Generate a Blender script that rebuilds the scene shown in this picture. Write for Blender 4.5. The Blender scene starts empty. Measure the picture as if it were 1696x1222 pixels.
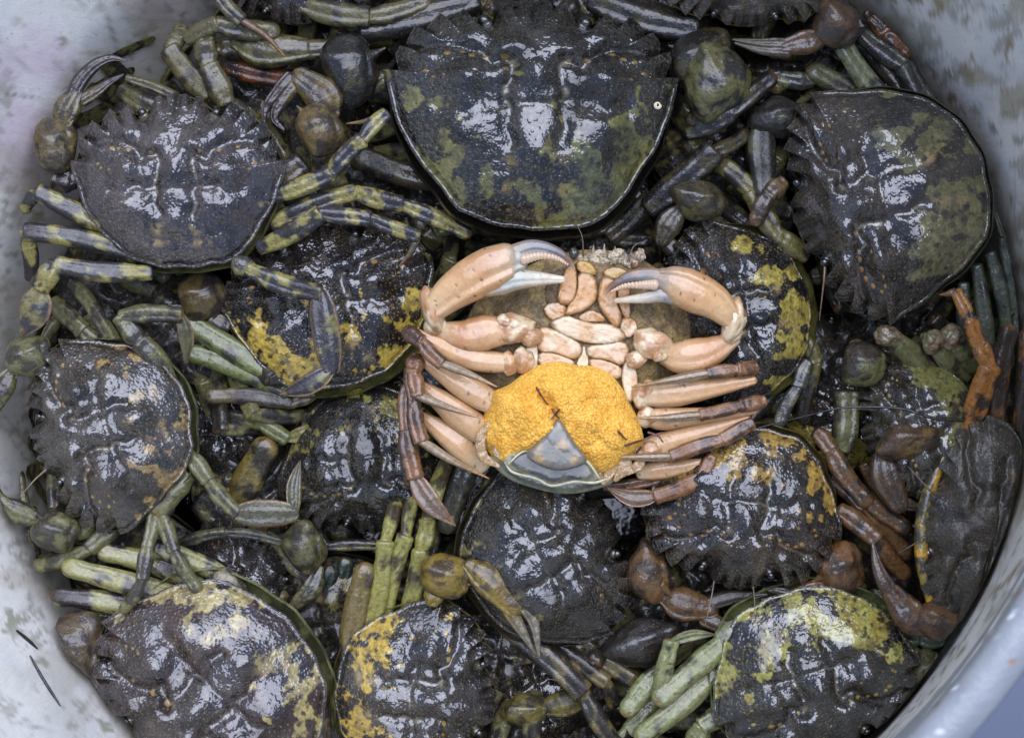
import bpy, math, random
import numpy as np
from mathutils import Vector, Matrix
random.seed(7)
C = bpy.context.scene.collection
S = 0.00018          # metres per photograph pixel at the height z = 0
D = 3000.0           # camera height above z = 0, same unit
CX, CY = 848.0, 611.0

# ------------------------------------------------------------------ camera, world, sun, exposure
cam_d = bpy.data.cameras.new('camera'); cam = bpy.data.objects.new('camera', cam_d); C.objects.link(cam)
cam.location = (0, 0, D*S); cam.rotation_euler = (0, 0, 0)
cam_d.sensor_width = 36; cam_d.lens = 36*D/1696.0
cam_d.clip_start = 0.01; cam_d.clip_end = 50
cam_d.dof.use_dof = True; cam_d.dof.focus_distance = (D-60)*S; cam_d.dof.aperture_fstop = 18
sc = bpy.context.scene; sc.camera = cam
sc.render.resolution_x = 1024; sc.render.resolution_y = 737
SUN_EL, SUN_AZ = 66, 8     # azimuth measured from +Y (top of the picture) towards +X
wd = bpy.data.worlds.new('World'); sc.world = wd; wd.use_nodes = True
nt = wd.node_tree; nt.nodes.clear()
wo = nt.nodes.new('ShaderNodeOutputWorld'); bg = nt.nodes.new('ShaderNodeBackground')
sky = nt.nodes.new('ShaderNodeTexSky'); sky.sky_type = 'NISHITA'; sky.sun_disc = False
sky.sun_elevation = math.radians(SUN_EL); sky.sun_rotation = math.radians(SUN_AZ)
bg.inputs['Strength'].default_value = 0.058
nt.links.new(sky.outputs[0], bg.inputs[0]); nt.links.new(bg.outputs[0], wo.inputs[0])
sl = bpy.data.lights.new('sun', 'SUN'); sl.energy = 1.5; sl.angle = math.radians(70); sl.color = (0.76, 0.805, 1.0)
so = bpy.data.objects.new('sun', sl); C.objects.link(so)
el, az = math.radians(SUN_EL), math.radians(SUN_AZ)
sd = Vector((math.cos(el)*math.sin(az), math.cos(el)*math.cos(az), math.sin(el)))
so.rotation_euler = sd.to_track_quat('Z', 'Y').to_euler()
sc.view_settings.view_transform = 'Standard'; sc.view_settings.look = 'None'
sc.view_settings.gamma = 1; sc.view_settings.exposure = 1.75

# ------------------------------------------------------------------ numpy noise
def _h(ix, iy, iz, seed):
    h = (ix.astype(np.int64)*374761393 + iy.astype(np.int64)*668265263 + iz.astype(np.int64)*2147483647 + seed*1013904223) & 0xffffffff
    h = ((h ^ (h >> 13))*1274126177) & 0xffffffff
    h = ((h ^ (h >> 16))*2246822519) & 0xffffffff
    return ((h ^ (h >> 15)) & 0xffffff)/float(0xffffff)
def vnoise(p, seed=0):
    i = np.floor(p).astype(np.int64); f = p-i; f = f*f*(3-2*f); r = 0
    for a in (0, 1):
        wx = f[:, 0] if a else 1-f[:, 0]
        for b in (0, 1):
            wy = f[:, 1] if b else 1-f[:, 1]
            for c in (0, 1):
                wz = f[:, 2] if c else 1-f[:, 2]
                r = r + wx*wy*wz*_h(i[:, 0]+a, i[:, 1]+b, i[:, 2]+c, seed)
    return r
def fbm(p, seed=0, octv=4):
    r = 0; a = 1; t = 0
    for k in range(octv):
        r = r + a*vnoise(p*(2.03**k)+k*17.3, seed+k*31); t += a; a *= 0.5
    return r/t
def worley(x, y, seed=0):
    ix = np.floor(x).astype(np.int64); iy = np.floor(y).astype(np.int64); best = np.full(x.shape, 9.0)
    for a in (-1, 0, 1):
        for b in (-1, 0, 1):
            cx, cy = ix+a, iy+b
            px = cx+_h(cx, cy, cx*0, seed); py = cy+_h(cx, cy, cx*0+1, seed)
            best = np.minimum(best, np.hypot(x-px, y-py))
    return best
def ss(a, b, x):
    t = np.clip((x-a)/(b-a), 0, 1); return t*t*(3-2*t)
def mixc(c, col, m):
    return c*(1-m[:, None]) + np.asarray(col)[None, :]*m[:, None]

# ------------------------------------------------------------------ placing and mesh building
def W(x, y, z=0.0):
    s = 1-z/D
    return np.array(((x-CX)*s, (CY-y)*s, z), float)
class MB:
    def __init__(s): s.v = []; s.q = []; s.t = []; s.c = []; s.n = 0
    def add(s, v, q=None, t=None, c=None):
        v = np.asarray(v, float); s.v.append(v)
        if q is not None and len(q): s.q.append(np.asarray(q, np.int64)+s.n)
        if t is not None and len(t): s.t.append(np.asarray(t, np.int64)+s.n)
        c = np.asarray(c, float)
        if c.ndim == 1: c = np.tile(c, (len(v), 1))
        s.c.append(c); s.n += len(v)
        return s
    def build(s, name, mat, parent=None, origin=None):
        v = np.concatenate(s.v)*S
        o = bpy.data.objects.new(name, None) if False else None
        if parent is not None: org = np.array(parent['_org'])
        else: org = np.array(origin if origin is not None else (0, 0, 0))*S
        v = v-org
        q = np.concatenate(s.q) if s.q else np.zeros((0, 4), np.int64)
        t = np.concatenate(s.t) if s.t else np.zeros((0, 3), np.int64)
        me = bpy.data.meshes.new(name)
        me.vertices.add(len(v)); me.vertices.foreach_set('co', v.ravel())
        li = np.concatenate([q.ravel(), t.ravel()]); me.loops.add(len(li)); me.loops.foreach_set('vertex_index', li.astype(np.int32))
        nq, n3 = len(q), len(t); me.polygons.add(nq+n3)
        ls = np.concatenate([np.arange(nq)*4, nq*4+np.arange(n3)*3]).astype(np.int32)
        me.polygons.foreach_set('loop_start', ls)
        me.update(calc_edges=True); me.validate()
        me.polygons.foreach_set('use_smooth', np.ones(len(me.polygons), bool))
        a = me.color_attributes.new('Col', 'FLOAT_COLOR', 'POINT')
        cc = np.concatenate(s.c)
        if mat.name in ('shell', 'eye'): cc = cc*np.array((.50, .46, .40))
        elif mat.name in ('limb', 'shell_dry'): cc = cc*np.array((.56, .51, .39))
        elif mat.name in ('pale_shell', 'hairy', 'membrane'): cc = cc*np.array((.88, .76, .55))
        cc = np.concatenate([np.clip(cc, 0, 1), np.ones((len(cc), 1))], 1)
        a.data.foreach_set('color', cc.astype(np.float32).ravel())
        me.materials.append(mat)
        o = bpy.data.objects.new(name, me); C.objects.link(o)
        if parent is not None:
            o.parent = parent; o['_org'] = list(map(float, org))
        else:
            o.location = org; o['_org'] = list(map(float, org))
        return o
def grid_faces(nr, ns, closed=True, off=0):
    i, j = np.meshgrid(np.arange(nr-1), np.arange(ns if closed else ns-1), indexing='ij'); i = i.ravel(); j = j.ravel(); k = (j+1) % ns
    return np.stack([i*ns+j, i*ns+k, (i+1)*ns+k, (i+1)*ns+j], 1)+off
def thing(name, x, y, z, label, cat, group=None):
    o = bpy.data.objects.new(name, None); C.objects.link(o)
    p = W(x, y, z)*S; o.location = p; o['_org'] = list(map(float, p)); o.empty_display_size = 0.01
    o['label'] = label; o['category'] = cat
    if group: o['group'] = group
    return o

def catmull(P, n):
    P = np.asarray(P, float)
    if len(P) == 2:
        t = np.linspace(0, 1, n)[:, None]; return P[0]*(1-t)+P[1]*t
    Q = np.vstack([2*P[0]-P[1], P, 2*P[-1]-P[-2]]); out = []
    m = len(P)-1; ts = np.linspace(0, m, n)
    for t in ts:
        i = min(int(t), m-1); u = t-i; a, b, c, d = Q[i], Q[i+1], Q[i+2], Q[i+3]
        out.append(0.5*((2*b)+(-a+c)*u+(2*a-5*b+4*c-d)*u*u+(-a+3*b-3*c+d)*u**3))
    return np.array(out)
def tube(P, Wd, thick=0.8, n=None, ns=14, cap0=1.0, cap1=1.0, up=(0, 0, 1)):
    """world-pixel centre line P (m,3), widths; returns verts, quads, tris, t, ang"""
    P = np.asarray(P, float); n = n or max(10, 5*len(P))
    L = np.linalg.norm(np.diff(P, axis=0), axis=1).sum()
    c = catmull(P, n); w = np.interp(np.linspace(0, 1, n), np.linspace(0, 1, len(Wd)), Wd)
    # rounded end caps: extra rings
    tn = np.gradient(c, axis=0); tn /= np.linalg.norm(tn, axis=1)[:, None]+1e-9
    cs, ws, ts = [], [], []
    for k, a in enumerate((88, 65, 40, 20)):
        a = math.radians(a); cs.append(c[0]-tn[0]*w[0]*0.5*cap0*math.sin(a)*1.0); ws.append(w[0]*math.cos(a)); ts.append(tn[0])
    cs += list(c); ws += list(w); ts += list(tn)
    for k, a in enumerate((20, 40, 65, 88)):
        a = math.radians(a); cs.append(c[-1]+tn[-1]*w[-1]*0.5*cap1*math.sin(a)); ws.append(w[-1]*math.cos(a)); ts.append(tn[-1])
    c = np.array(cs); w = np.array(ws); tn = np.array(ts); n = len(c)
    up = np.array(up, float); side = np.cross(up[None, :], tn); side /= np.linalg.norm(side, axis=1)[:, None]+1e-6
    nr = np.cross(tn, side)
    ang = np.linspace(0, 2*math.pi, ns, endpoint=False)
    ca, sa = np.cos(ang), np.sin(ang)
    th = np.broadcast_to(np.asarray(thick, float), (1,)) if np.ndim(thick) == 0 else np.interp(np.linspace(0, 1, n), np.linspace(0, 1, len(thick)), thick)
    if len(th) == 1: th = np.full(n, th[0])
    v = c[:, None, :] + side[:, None, :]*(w[:, None]*0.5*ca[None, :])[:, :, None] + nr[:, None, :]*(w[:, None]*0.5*th[:, None]*sa[None, :])[:, :, None]
    v = v.reshape(-1, 3); q = grid_faces(n, ns)
    tp = np.repeat(np.linspace(0, 1, n), ns); an = np.tile(ang, n)
    t3 = [(0, (j+1) % ns, j) for j in range(1, ns-1)]
    m = (n-1)*ns; t3 = [(0, j+1, j) for j in range(1, ns-1)] + [(m, m+j, m+j+1) for j in range(1, ns-1)]
    return v, q, t3, tp, an
def wpts(pts): return np.array([W(*p) for p in pts])
def wsc(pts, wd):
    z = np.interp(np.linspace(0, 1, len(wd)), np.linspace(0, 1, len(pts)), [p[2] for p in pts])
    return np.asarray(wd, float)*(1-z/D)

SEED = [0]
def shell_col(v, tp, pal, amount=None, scale=None):
    """mottled leg colour: base with dark blotches, per crab palette"""
    SEED[0] += 1
    sc_ = scale or pal.get('lscale', 26)
    n = fbm(v/sc_, 11, 4); th = pal.get('lth', 0.5) if amount is None else amount
    m = ss(th-0.035, th+0.035, n)
    c = np.tile(np.array(pal['leg']), (len(v), 1))*(0.8+0.45*fbm(v/9.0, 5, 3))[:, None]
    c = mixc(c, pal['ldark'], m)
    d = worley(v[:, 0]/13.0, v[:, 1]/13.0, 3); c = mixc(c, pal['ldark'], ss(0.17, 0.10, d)*0.7)
    return c
def seg(mb, p0, p1, w0, w1, pal, thick=0.66, bulge=0.10, bow=None, last=False, joint=True, dark=0.0, amount=None):
    a, b = W(*p0), W(*p1); L = np.linalg.norm(b-a)
    n = 16; t = np.linspace(0, 1, n); thick = min(thick, .68); w0 = w0*.93; w1 = w1*.93
    if bow is None: bow = .045*math.sin(p0[0]*1.7+p1[1])
    P = a[None]*(1-t[:, None])+b[None]*t[:, None]
    d = (b-a)/(L+1e-6); sd_ = np.array((-d[1], d[0], 0.0)); P += sd_[None]*(np.sin(math.pi*t)*bow*L)[:, None]
    w = (w0*(1-t)+w1*t)*(1+.5*bulge*np.sin(math.pi*t)) * (0.74+0.26*ss(0, 0.35, t)) * (1+0.08*np.exp(-((t-0.96)/0.05)**2) - 0.05*np.exp(-((t-0.86)/0.05)**2)) * (1+.04*np.sin(7*t+p0[0]))
    w = w*(1-P[:, 2]/D)
    v, q, t3, tp, an = tube(P, w, thick, n=24, ns=28, cap0=0.4, cap1=1.0 if last else 0.3)
    # long ridges
    wl = np.interp(tp, [0, 1], [w0, w1]); v[:, 2] += wl*(.05*np.exp(-((an-math.pi*.34)/.2)**2)+.10*(fbm(v/17.0, 31, 3)-.5)); v[:, 2] -= wl*.07*np.exp(-((an-math.pi*.60)/.20)**2)*1.4*ss(.1, .25, tp)*ss(.95, .8, tp)
    c = shell_col(v, tp, pal, amount)
    if joint:
        c = mixc(c, pal.get('joint', (0.30, 0.13, 0.05)), ss(0.90, 0.97, tp)*0.75*ss(0.35, 0.6, fbm(v/7.0, 3, 2)))
    c *= (1-dark)
    mb.add(v, q, t3, c)
def tip_walk(mb, pts, w, pal):
    P = wpts(pts); n = 22; ws = wsc(pts, [w*0.85, w, w*0.86, w*0.64, w*0.40, w*0.12])
    v, q, t3, tp, an = tube(P, ws, 0.8, n=n, ns=16, cap0=0.5, cap1=1.5)
    lines = 0.5+0.5*np.cos(an*5)
    c = mixc(np.tile(np.array(pal['tip0']), (len(v), 1)), pal['tip1'], ss(0.35, 0.95, tp))
    c = mixc(c, pal['tipline'], ss(0.6, 0.9, lines)*(1-ss(0.5, 0.95, tp))*0.8)
    mb.add(v, q, t3, c)
def leaf(mb, pts, w, pal, core=None, fringe=None, pointed=True, thick=0.28):
    """flat swimming-leg plate with a ridge and a hairy fringe"""
    P = wpts(pts); n = 26
    prof = [w*0.45, w*0.86, w, w*0.98, w*0.78, w*0.45, w*0.08] if pointed else [w*0.6, w*0.9, w, w*1.0, w*0.98, w*0.86, w*0.62]
    ws = wsc(pts, prof); v, q, t3, tp, an = tube(P, ws, thick, n=n, ns=26, cap0=0.4, cap1=0.5)
    edge = np.abs(np.cos(an))
    core = core or pal['ldark2']; fringe = fringe or (0.28, 0.17, 0.08)
    c = np.tile(np.array(core), (len(v), 1))*(0.75+0.5*fbm(v/10.0, 9, 3))[:, None]
    c = mixc(c, pal['leg'], ss(0.55, 0.62, fbm(v/16.0, 4, 3))*0.6)
    c = mixc(c, fringe, ss(0.80, 0.95, edge+0.06*(fbm(v/3.0, 2, 2)-0.5)))
    if pointed: c = mixc(c, fringe, ss(0.7, 1.0, tp)*0.9)
    v[:, 2] += 3.0*ss(0.55, 0.9, edge)*0 + 1.6*np.cos(an*5)*(np.sin(an) > 0)
    mb.add(v, q, t3, c)
def ellipsoid(mb, c, rx, ry, rz, ang, pal, col=None, amount=None, lump=0.05, tilt=0.0, sup=False):
    nu, nv = 34, 44
    th = np.linspace(0.02, math.pi-0.02, nu); ph = np.linspace(0, 2*math.pi, nv, endpoint=False)
    T, Pn = np.meshgrid(th, ph, indexing='ij'); T = T.ravel(); Pn = Pn.ravel()
    x = np.sin(T)*np.cos(Pn); y = np.sin(T)*np.sin(Pn); z = np.cos(T)
    if sup:
        x = np.sign(x)*np.abs(x)**1.0; y = np.sign(y)*np.abs(y)**1.0; z = np.sign(z)*np.abs(z)**1.0
        y = y*(1+.20*x-.10*x*x)
        x = x+.10*np.cos(3*Pn+c[0])*np.sin(T)
        z = z*(1-.30*np.abs(y)**1.5)+.12*np.exp(-((y-.25)/.16)**2)*(z > 0)-.14*np.exp(-((x-.66)/.10)**2)*(z > 0)
    d = np.stack([x, y, z], 1); o = W(*c); s = 1-c[2]/D
    r = 1+(lump+.10)*2*(fbm(d*2.1+o/50.0, 21, 3)-0.5)+.03*np.sin(3*Pn+o[0])*np.sin(T)
    d = d*np.stack([1+0*x, 1-.22*x, 1-.15*x], 1)
    v = d*np.array((rx, ry, rz))*s*r[:, None]
    a = math.radians(ang); v = np.stack([v[:, 0]*math.cos(a)-v[:, 1]*math.sin(a), v[:, 0]*math.sin(a)+v[:, 1]*math.cos(a), v[:, 2]], 1)+o
    q = grid_faces(nu, nv)
    m = (nu-1)*nv
    t3 = [(0, j, j+1) for j in range(1, nv-1)]+[(m, m+j+1, m+j) for j in range(1, nv-1)]
    if col is None: cc = shell_col(v, T, pal, amount)
    else:
        cc = np.tile(np.array(col), (len(v), 1))*(0.75+0.5*fbm(v/12.0, 5, 3))[:, None]
        cc = mixc(cc, pal['ldark'], ss(.46, .56, fbm(v/17.0, 8, 4))*.85); cc = mixc(cc, pal['leg'], ss(.58, .66, fbm(v/21.0, 28, 3))*.6)
    mb.add(v, q[:, ::-1], t3, cc)
def spine(mb, p0, p1, w, col, tipc=(0.45, 0.42, 0.36)):
    P = wpts([p0, p1]); v, q, t3, tp, an = tube(P, [w, w*0.6, w*0.3, w*0.06], 0.85, n=10, ns=10, cap0=0.2, cap1=1)
    mb.add(v, q, t3, mixc(np.tile(np.array(col, float), (len(v), 1)), tipc, ss(0.6, 0.95, tp)))

# ------------------------------------------------------------------ carapace
HALF = [(0, .775), (.05, .80), (.095, .785), (.13, .742), (.165, .778), (.21, .768), (.25, .70), (.285, .625), (.335, .582), (.39, .588), (.44, .635), (.487, .712),
        (.535, .675), (.572, .632), (.592, .578), (.615, .612), (.648, .668), (.692, .618), (.722, .560), (.735, .498), (.765, .515), (.803, .552), (.838, .490), (.855, .425), (.850, .362),
        (.878, .372), (.914, .392), (.937, .318), (.936, .252), (.920, .200), (.955, .185), (1.0, .172), (.992, .09),
        (.966, .0), (.932, -.10), (.882, -.22), (.822, -.34), (.748, -.46), (.664, -.57), (.575, -.665), (.49, -.73), (.40, -.772), (.30, -.80), (.20, -.822), (.10, -.836), (0, -.842)]
def outline(seed, tooth=1.0, n=380):
    r = random.Random(seed); pts = []
    for sgn in (1, -1):
        h = [(x*sgn+r.uniform(-.006, .006), y+r.uniform(-.006, .006)) for x, y in HALF]
        pts += h if sgn == 1 else h[::-1][1:-1]
    P = np.array(pts+[pts[0]]); d = np.hypot(*np.diff(P, axis=0).T); tot = d.sum(); ds = tot/n
    out = []
    for i in range(len(P)-1):
        k = max(1, int(round(d[i]/ds)))
        for j in range(k): out.append(P[i]+(P[i+1]-P[i])*j/k)
    O = np.array(out); k = 15; m = len(O)
    win = np.hanning(2*k+3)[1:-1]; win /= win.sum()
    Sm = np.stack([sum(np.roll(O[:, a], s)*win[s+k] for s in range(-k, k+1)) for a in (0, 1)], 1)
    if True: tooth = tooth*1.10; O = Sm+(O-Sm)*tooth*1.12; ph_ = np.arctan2(Sm[:, 1], Sm[:, 0]); wob = 1+.014*np.sin(3*ph_+seed)+.010*np.sin(7*ph_+seed*2)+.006*np.sin(17*ph_+seed*3); O = O*wob[:, None]; Sm = Sm*wob[:, None]
    return O, Sm
def polyd(x, y, pts):
    """distance to a polyline, mirrored in x"""
    x = np.abs(x); b = np.full(x.shape, 9.0)
    for (x0, y0), (x1, y1) in zip(pts[:-1], pts[1:]):
        dx, dy = x1-x0, y1-y0; t = np.clip(((x-x0)*dx+(y-y0)*dy)/(dx*dx+dy*dy), 0, 1)
        b = np.minimum(b, np.hypot(x-x0-t*dx, y-y0-t*dy))
    return b
def rotmat(head, pitch, roll):
    return np.array((Matrix.Rotation(math.radians(head-90), 3, 'Z') @ Matrix.Rotation(math.radians(pitch), 3, 'X') @ Matrix.Rotation(math.radians(roll), 3, 'Y')))
HLINE = [(.19, .22), (.155, .15), (.17, .05), (.20, -.06), (.17, -.14), (.20, -.24), (.16, -.33)]
def carapace(parent, cx, cy, z, a, head, pal, seed, kf=1, kb=1, kw=1, pitch=0, roll=0, H=0.30, tooth=1.0, res=1.0):
    n = int(380*res); O, Sm = outline(seed, tooth, n); m = len(O); nr = int(84*res)
    rr = np.concatenate([[0.0], 1-(1-np.linspace(0.015, 1, nr-1))**1.25])
    c0 = np.array((0, -0.03)); O = O-c0; Sm = Sm-c0
    k = ss(0.74, 1.0, rr)[:, None, None]
    P = (Sm[None]*(1-k)+O[None]*k)*rr[:, None, None]
    P = P[1:].reshape(-1, 2); R = np.repeat(rr[1:], m)
    P = np.vstack([[0, 0], P]); R = np.concatenate([[0], R]); P = P+c0
    x, y = P[:, 0], P[:, 1]
    val = np.clip((np.hypot(*Sm.T)-np.hypot(*O.T))*14, 0, 1); V = np.concatenate([[0], np.tile(val, nr-1)])
    tipm = np.clip((np.hypot(*O.T)-np.hypot(*Sm.T))*12, 0, 1); TM = np.concatenate([[0], np.tile(tipm, nr-1)])
    off = seed*7.31
    q3 = np.stack([x*1.0, y*1.0, np.full_like(x, off)], 1)
    g = lambda ax, ay, sx, sy: np.exp(-((np.abs(x)-ax)/sx)**2-((y-ay)/sy)**2)
    h = .90*H*(1-R**(2.4+.9*ss(0, .6, y)))*(1+0.12*fbm(q3*1.7, 3, 2)) + 0.02*(1-R) + .10*(fbm(q3*2.6, 13, 2)-.5)*(1-R**3)
    h += .085*g(.17, .33, .12, .13)+.085*g(.47, .08, .17, .11)+.075*g(.48, -.26, .18, .19)+.06*g(0, -.42, .12, .13)+.07*g(0, .10, .09, .15)+.05*g(.42, .45, .09, .07)-.03*g(.33, -.02, .06, .2)
    h += .025*g(.74, .28, .09, .07)+.02*g(.0, -.68, .2, .07)+.02*g(.12, .62, .06, .06)
    wx = .05*(fbm(q3*6, 81, 3)-.5); wy = .05*(fbm(q3*6, 82, 3)-.5); rel = pal.get('rel', 1); h = H*(1-R**2.4)+(h-H*(1-R**2.4))*rel; dH = polyd(x+wx, y+wy, HLINE); dH = dH+(1-rel)*.2; h -= .045*np.exp(-(dH/.05)**2)
    dC = polyd(x+wx, y+wy, [(.20, .22), (.30, .17), (.36, .27), (.50, .33), (.66, .36), (.78, .33)]); h -= .05*np.exp(-(dC/.05)**2)
    dU = polyd(x, y, [(0, -.10), (.10, -.11), (.18, -.08)]); h -= .015*np.exp(-(dU/.025)**2)
    dB = polyd(x+wx*2, y+wy*2, [(.25, -.1), (.38, -.08), (.47, -.16), (.60, -.12)]); h -= .04*np.exp(-(dB/.06)**2)
    h -= .03*np.exp(-(x/.03)**2)*ss(.45, .7, y)
    h -= .045*V*ss(.86, .98, R); h += .035*TM*ss(.70, .9, R)*ss(1.02, .93, R)
    h -= 0.010*ss(.985, .97, R)*ss(.93, .955, R)*ss(.25, .0, y)   # groove inside the beaded rim
    rough = pal.get('rough', 1.0)
    h += rough*(.03*(fbm(q3*5.5, 7, 3)-.5)*(1-R**4)+.022*(fbm(q3*13, 5, 3)-.5)*(0.35+1.1*ss(-.1, .5, y)))
    bead = np.sin(np.tile(np.arange(m), nr-1)*2*math.pi/3.2); bead = np.concatenate([[0], bead])
    h += .005*bead*ss(.98, .995, R); gr = worley(x*26, y*26, 9); h += .0035*ss(.34, .12, gr)*(ss(.1, .6, y)+ss(.6, .95, R))
    # colour
    n1 = fbm(q3*2.3, 41, 4); n2 = fbm(q3*9, 43, 4); n3 = .5+.78*(fbm(q3*np.array((6.2, 5.0, 1)), 47, 5)-.5); n4 = fbm(q3*30, 53, 2)
    c = np.tile(np.array(pal['dark']), (len(x), 1))
    c = mixc(c, pal['dark2'], ss(.42, .62, n1))
    c *= (0.35+1.3*fbm(q3*7, 43, 5))[:, None]; c = mixc(c, (.075, .062, .05), ss(.56, .66, fbm(q3*11, 91, 4))*.45); c = mixc(c, (.008, .008, .009), ss(.54, .62, fbm(q3*8, 95, 4))*.6)
    c = mixc(c, pal.get('mud', (.062, .056, .046)), ss(.45, .68, fbm(q3*6+5, 71, 5))*ss(.05, .55, y)*pal.get('mudm', .55))
    post = ss(.25, -.45, y)*0.9 + 0.25*ss(.5, .8, np.abs(x))*ss(.4, .1, y)
    post = post*(1-0.85*np.exp(-((y+.12)/.12)**2)*ss(.5, .25, np.abs(x)))
    bl = pal['blotch'];
    f = n3+0.17*(post-.5)*2+bl[1]-.5+(pal.get('frag', .26)+.14)*(fbm(q3*10, 49, 5)-.5)-.015
    fm = ss(-.004, .03, f-.12)*ss(1.0, .965, R)
    wd_ = worley(x*10+n2*1.2, y*10, seed); hr = .12+.34*(n1-.25); hole = ss(0, -.07, wd_-hr)*pal.get('holes', .9)*.9
    fm = fm*(1-hole)
    spk = ss(.17, .10, worley(x*24, y*24, seed+3))*ss(.44, .56, fbm(q3*5, 33, 3))*(.5+.5*ss(.2, -.5, y))*pal.get('spk', .95)
    fm = np.maximum(fm*(.55+.45*ss(.40, .52, fbm(q3*20, 34, 3))), spk*.8)
    yc = np.array(bl[0])[None]*(0.9+0.95*n2)[:, None]
    if 'blotch2' in pal: yc = mixc(yc, pal['blotch2'], ss(.45, .6, n1))
    c = c*(1-fm[:, None])+yc*fm[:, None]
    pm = ss(.24, .10, worley(x*44, y*44, seed+1))*ss(.36, .60, fbm(q3*4, 37, 3))*pal.get('pearl', .5)
    c = mixc(c, (.30, .27, .25), pm)
    # cream marks behind the H
    mk = np.maximum(g(.20, -.60, .09, .035), g(.17, -.47, .05, .06))*1.2*ss(.45, .6, fbm(q3*16, 61, 3))
    c = mixc(c, pal.get('cream', (.42, .33, .17)), np.clip(mk*pal.get('marks', 1), 0, 1))
    # arc of orange dots
    r = random.Random(seed+5); dm = np.zeros_like(x)
    for (dx, dy, dr) in [(.34, .245, .018), (.42, .27, .020), (.50, .285, .024), (.58, .27, .024), (.655, .225, .022), (.72, .15, .018), (.69, .10, .014), (.62, .09, .012), (.40, .12, .010), (.22, .235, .02)]:
        for sg in (1, -1):
            if r.random() < .16: continue
            ex, ey, er = dx*sg+r.uniform(-.02, .02), dy+r.uniform(-.02, .02), dr*r.uniform(.7, 1.2)
            dd = np.hypot((x-ex)/1.25, y-ey)+.012*(n4-.5); dm = np.maximum(dm, ss(er, er*.6, dd))
    c = mixc(c, pal.get('dots', (.52, .29, .06)), dm*pal.get('dotm', 1)); h += .006*dm
    # pale crusts along the H groove
    pale = np.exp(-(dH/.011)**2)*ss(.50, .62, fbm(q3*7, 77, 3))+.7*np.exp(-(dU/.010)**2)*ss(.45, .6, n2)+.6*np.exp(-(dC/.010)**2)*ss(.5, .62, n2)
    blob = np.maximum(g(.165, .20, .03, .025), g(.20, -.03, .022, .03))*ss(.35, .55, n4)
    c = mixc(c, (.38, .36, .29), np.clip(pale*.75+blob*.9, 0, 1)*pal.get('pale', .8))
    # rim: pale thin line, pale tooth tips
    c = mixc(c, pal.get('rim', (.16, .16, .14)), ss(.986, .997, R)*.55*(0.3+.7*(bead > 0)))
    c = mixc(c, (.62, .58, .52), ss(.95, 1, R)*ss(.60, .95, TM)*.8)
    X = np.stack([x*kw, np.where(y > 0, y*kf, y*kb), h], 1)*a*(1-z/D)
    M = rotmat(head, pitch, roll); v = X@M.T+W(cx, cy, z)
    mb = MB(); q = grid_faces(nr-1, m, off=1); t3 = [(0, 1+(j+1) % m, 1+j) for j in range(m)]
    mb.add(v, q, t3, c)
    # turned-under edge so the shell has thickness
    base = 1+(nr-2)*m; E = X[base:base+m]; cc = c[base:base+m]
    r1 = E*np.array((.985, .985, 1))-np.array((0, 0, .035*a)); r2 = E*np.array((.93, .93, 1))-np.array((0, 0, .07*a))
    U = np.vstack([E, r1, r2])@M.T+W(cx, cy, z); 
    mb.add(U, grid_faces(3, m), None, np.vstack([cc, mixc(cc, pal.get('under', (.10, .10, .05)), np.full(m, .6)), np.tile(np.array(pal.get('under', (.10, .10, .05))), (m, 1))]))
    o = mb.build('carapace', MATS[pal.get('mat', 'shell')], parent)
    # underbody
    ub = MB(); uo = Sm[::3]+c0; mu = len(uo)
    fac = [(1.0, -.035), (1.015, -.075), (.99, -.15), (.90, -.24), (.70, -.31), (.40, -.34), (.02, -.35)]
    back = ss(0, -.5, uo[:, 1])*.055*pal.get('bulge', 1)
    rings = [np.stack([uo[:, 0]*f*kw*(1+back), np.where(uo[:, 1] > 0, uo[:, 1]*kf, uo[:, 1]*kb*(1+back))*f, np.full(mu, hh)], 1) for f, hh in fac]
    U = np.vstack(rings)*a*(1-z/D)@M.T+W(cx, cy, z)
    uc = np.tile(np.array(pal.get('under', (.10, .10, .05))), (len(U), 1))*(0.6+0.8*fbm(U/14.0, 3, 3))[:, None]
    uc = mixc(uc, pal['ldark'], ss(.50, .58, fbm(U/22.0, 9, 4))*.7)
    ub.add(U, grid_faces(len(fac), mu), None, uc); ub.build('underbody', MATS['limb'], parent)
    # eyes in their notches
    if pal.get('eyes', True):
        for sg in (1, -1):
            def lp(px_, py_, pz_): return np.array((px_*kw, py_*kf, pz_))*a*(1-z/D)@M.T+W(cx, cy, z)
            e = MB(); r0 = .042*a
            for (dx, dy, dz, rd, col) in ((.33, .60, -.03, 1.25, [q_*.5 for q_ in pal['leg']]), (.345, .63, -.01, 1.0, (.010, .008, .008))):
                nu, nv = 10, 14
                T, Pn = np.meshgrid(np.linspace(.05, math.pi-.05, nu), np.linspace(0, 2*math.pi, nv, endpoint=False), indexing='ij')
                d = np.stack([np.sin(T)*np.cos(Pn), np.sin(T)*np.sin(Pn), np.cos(T)], -1).reshape(-1, 3)
                e.add(lp(dx*sg, dy, dz)+d*r0*rd*np.array((1, 1, .8)), grid_faces(nu, nv)[:, ::-1], None, np.array(col)*.8)
            e.build('eye', MATS['eye'], o)
    return o

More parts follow.
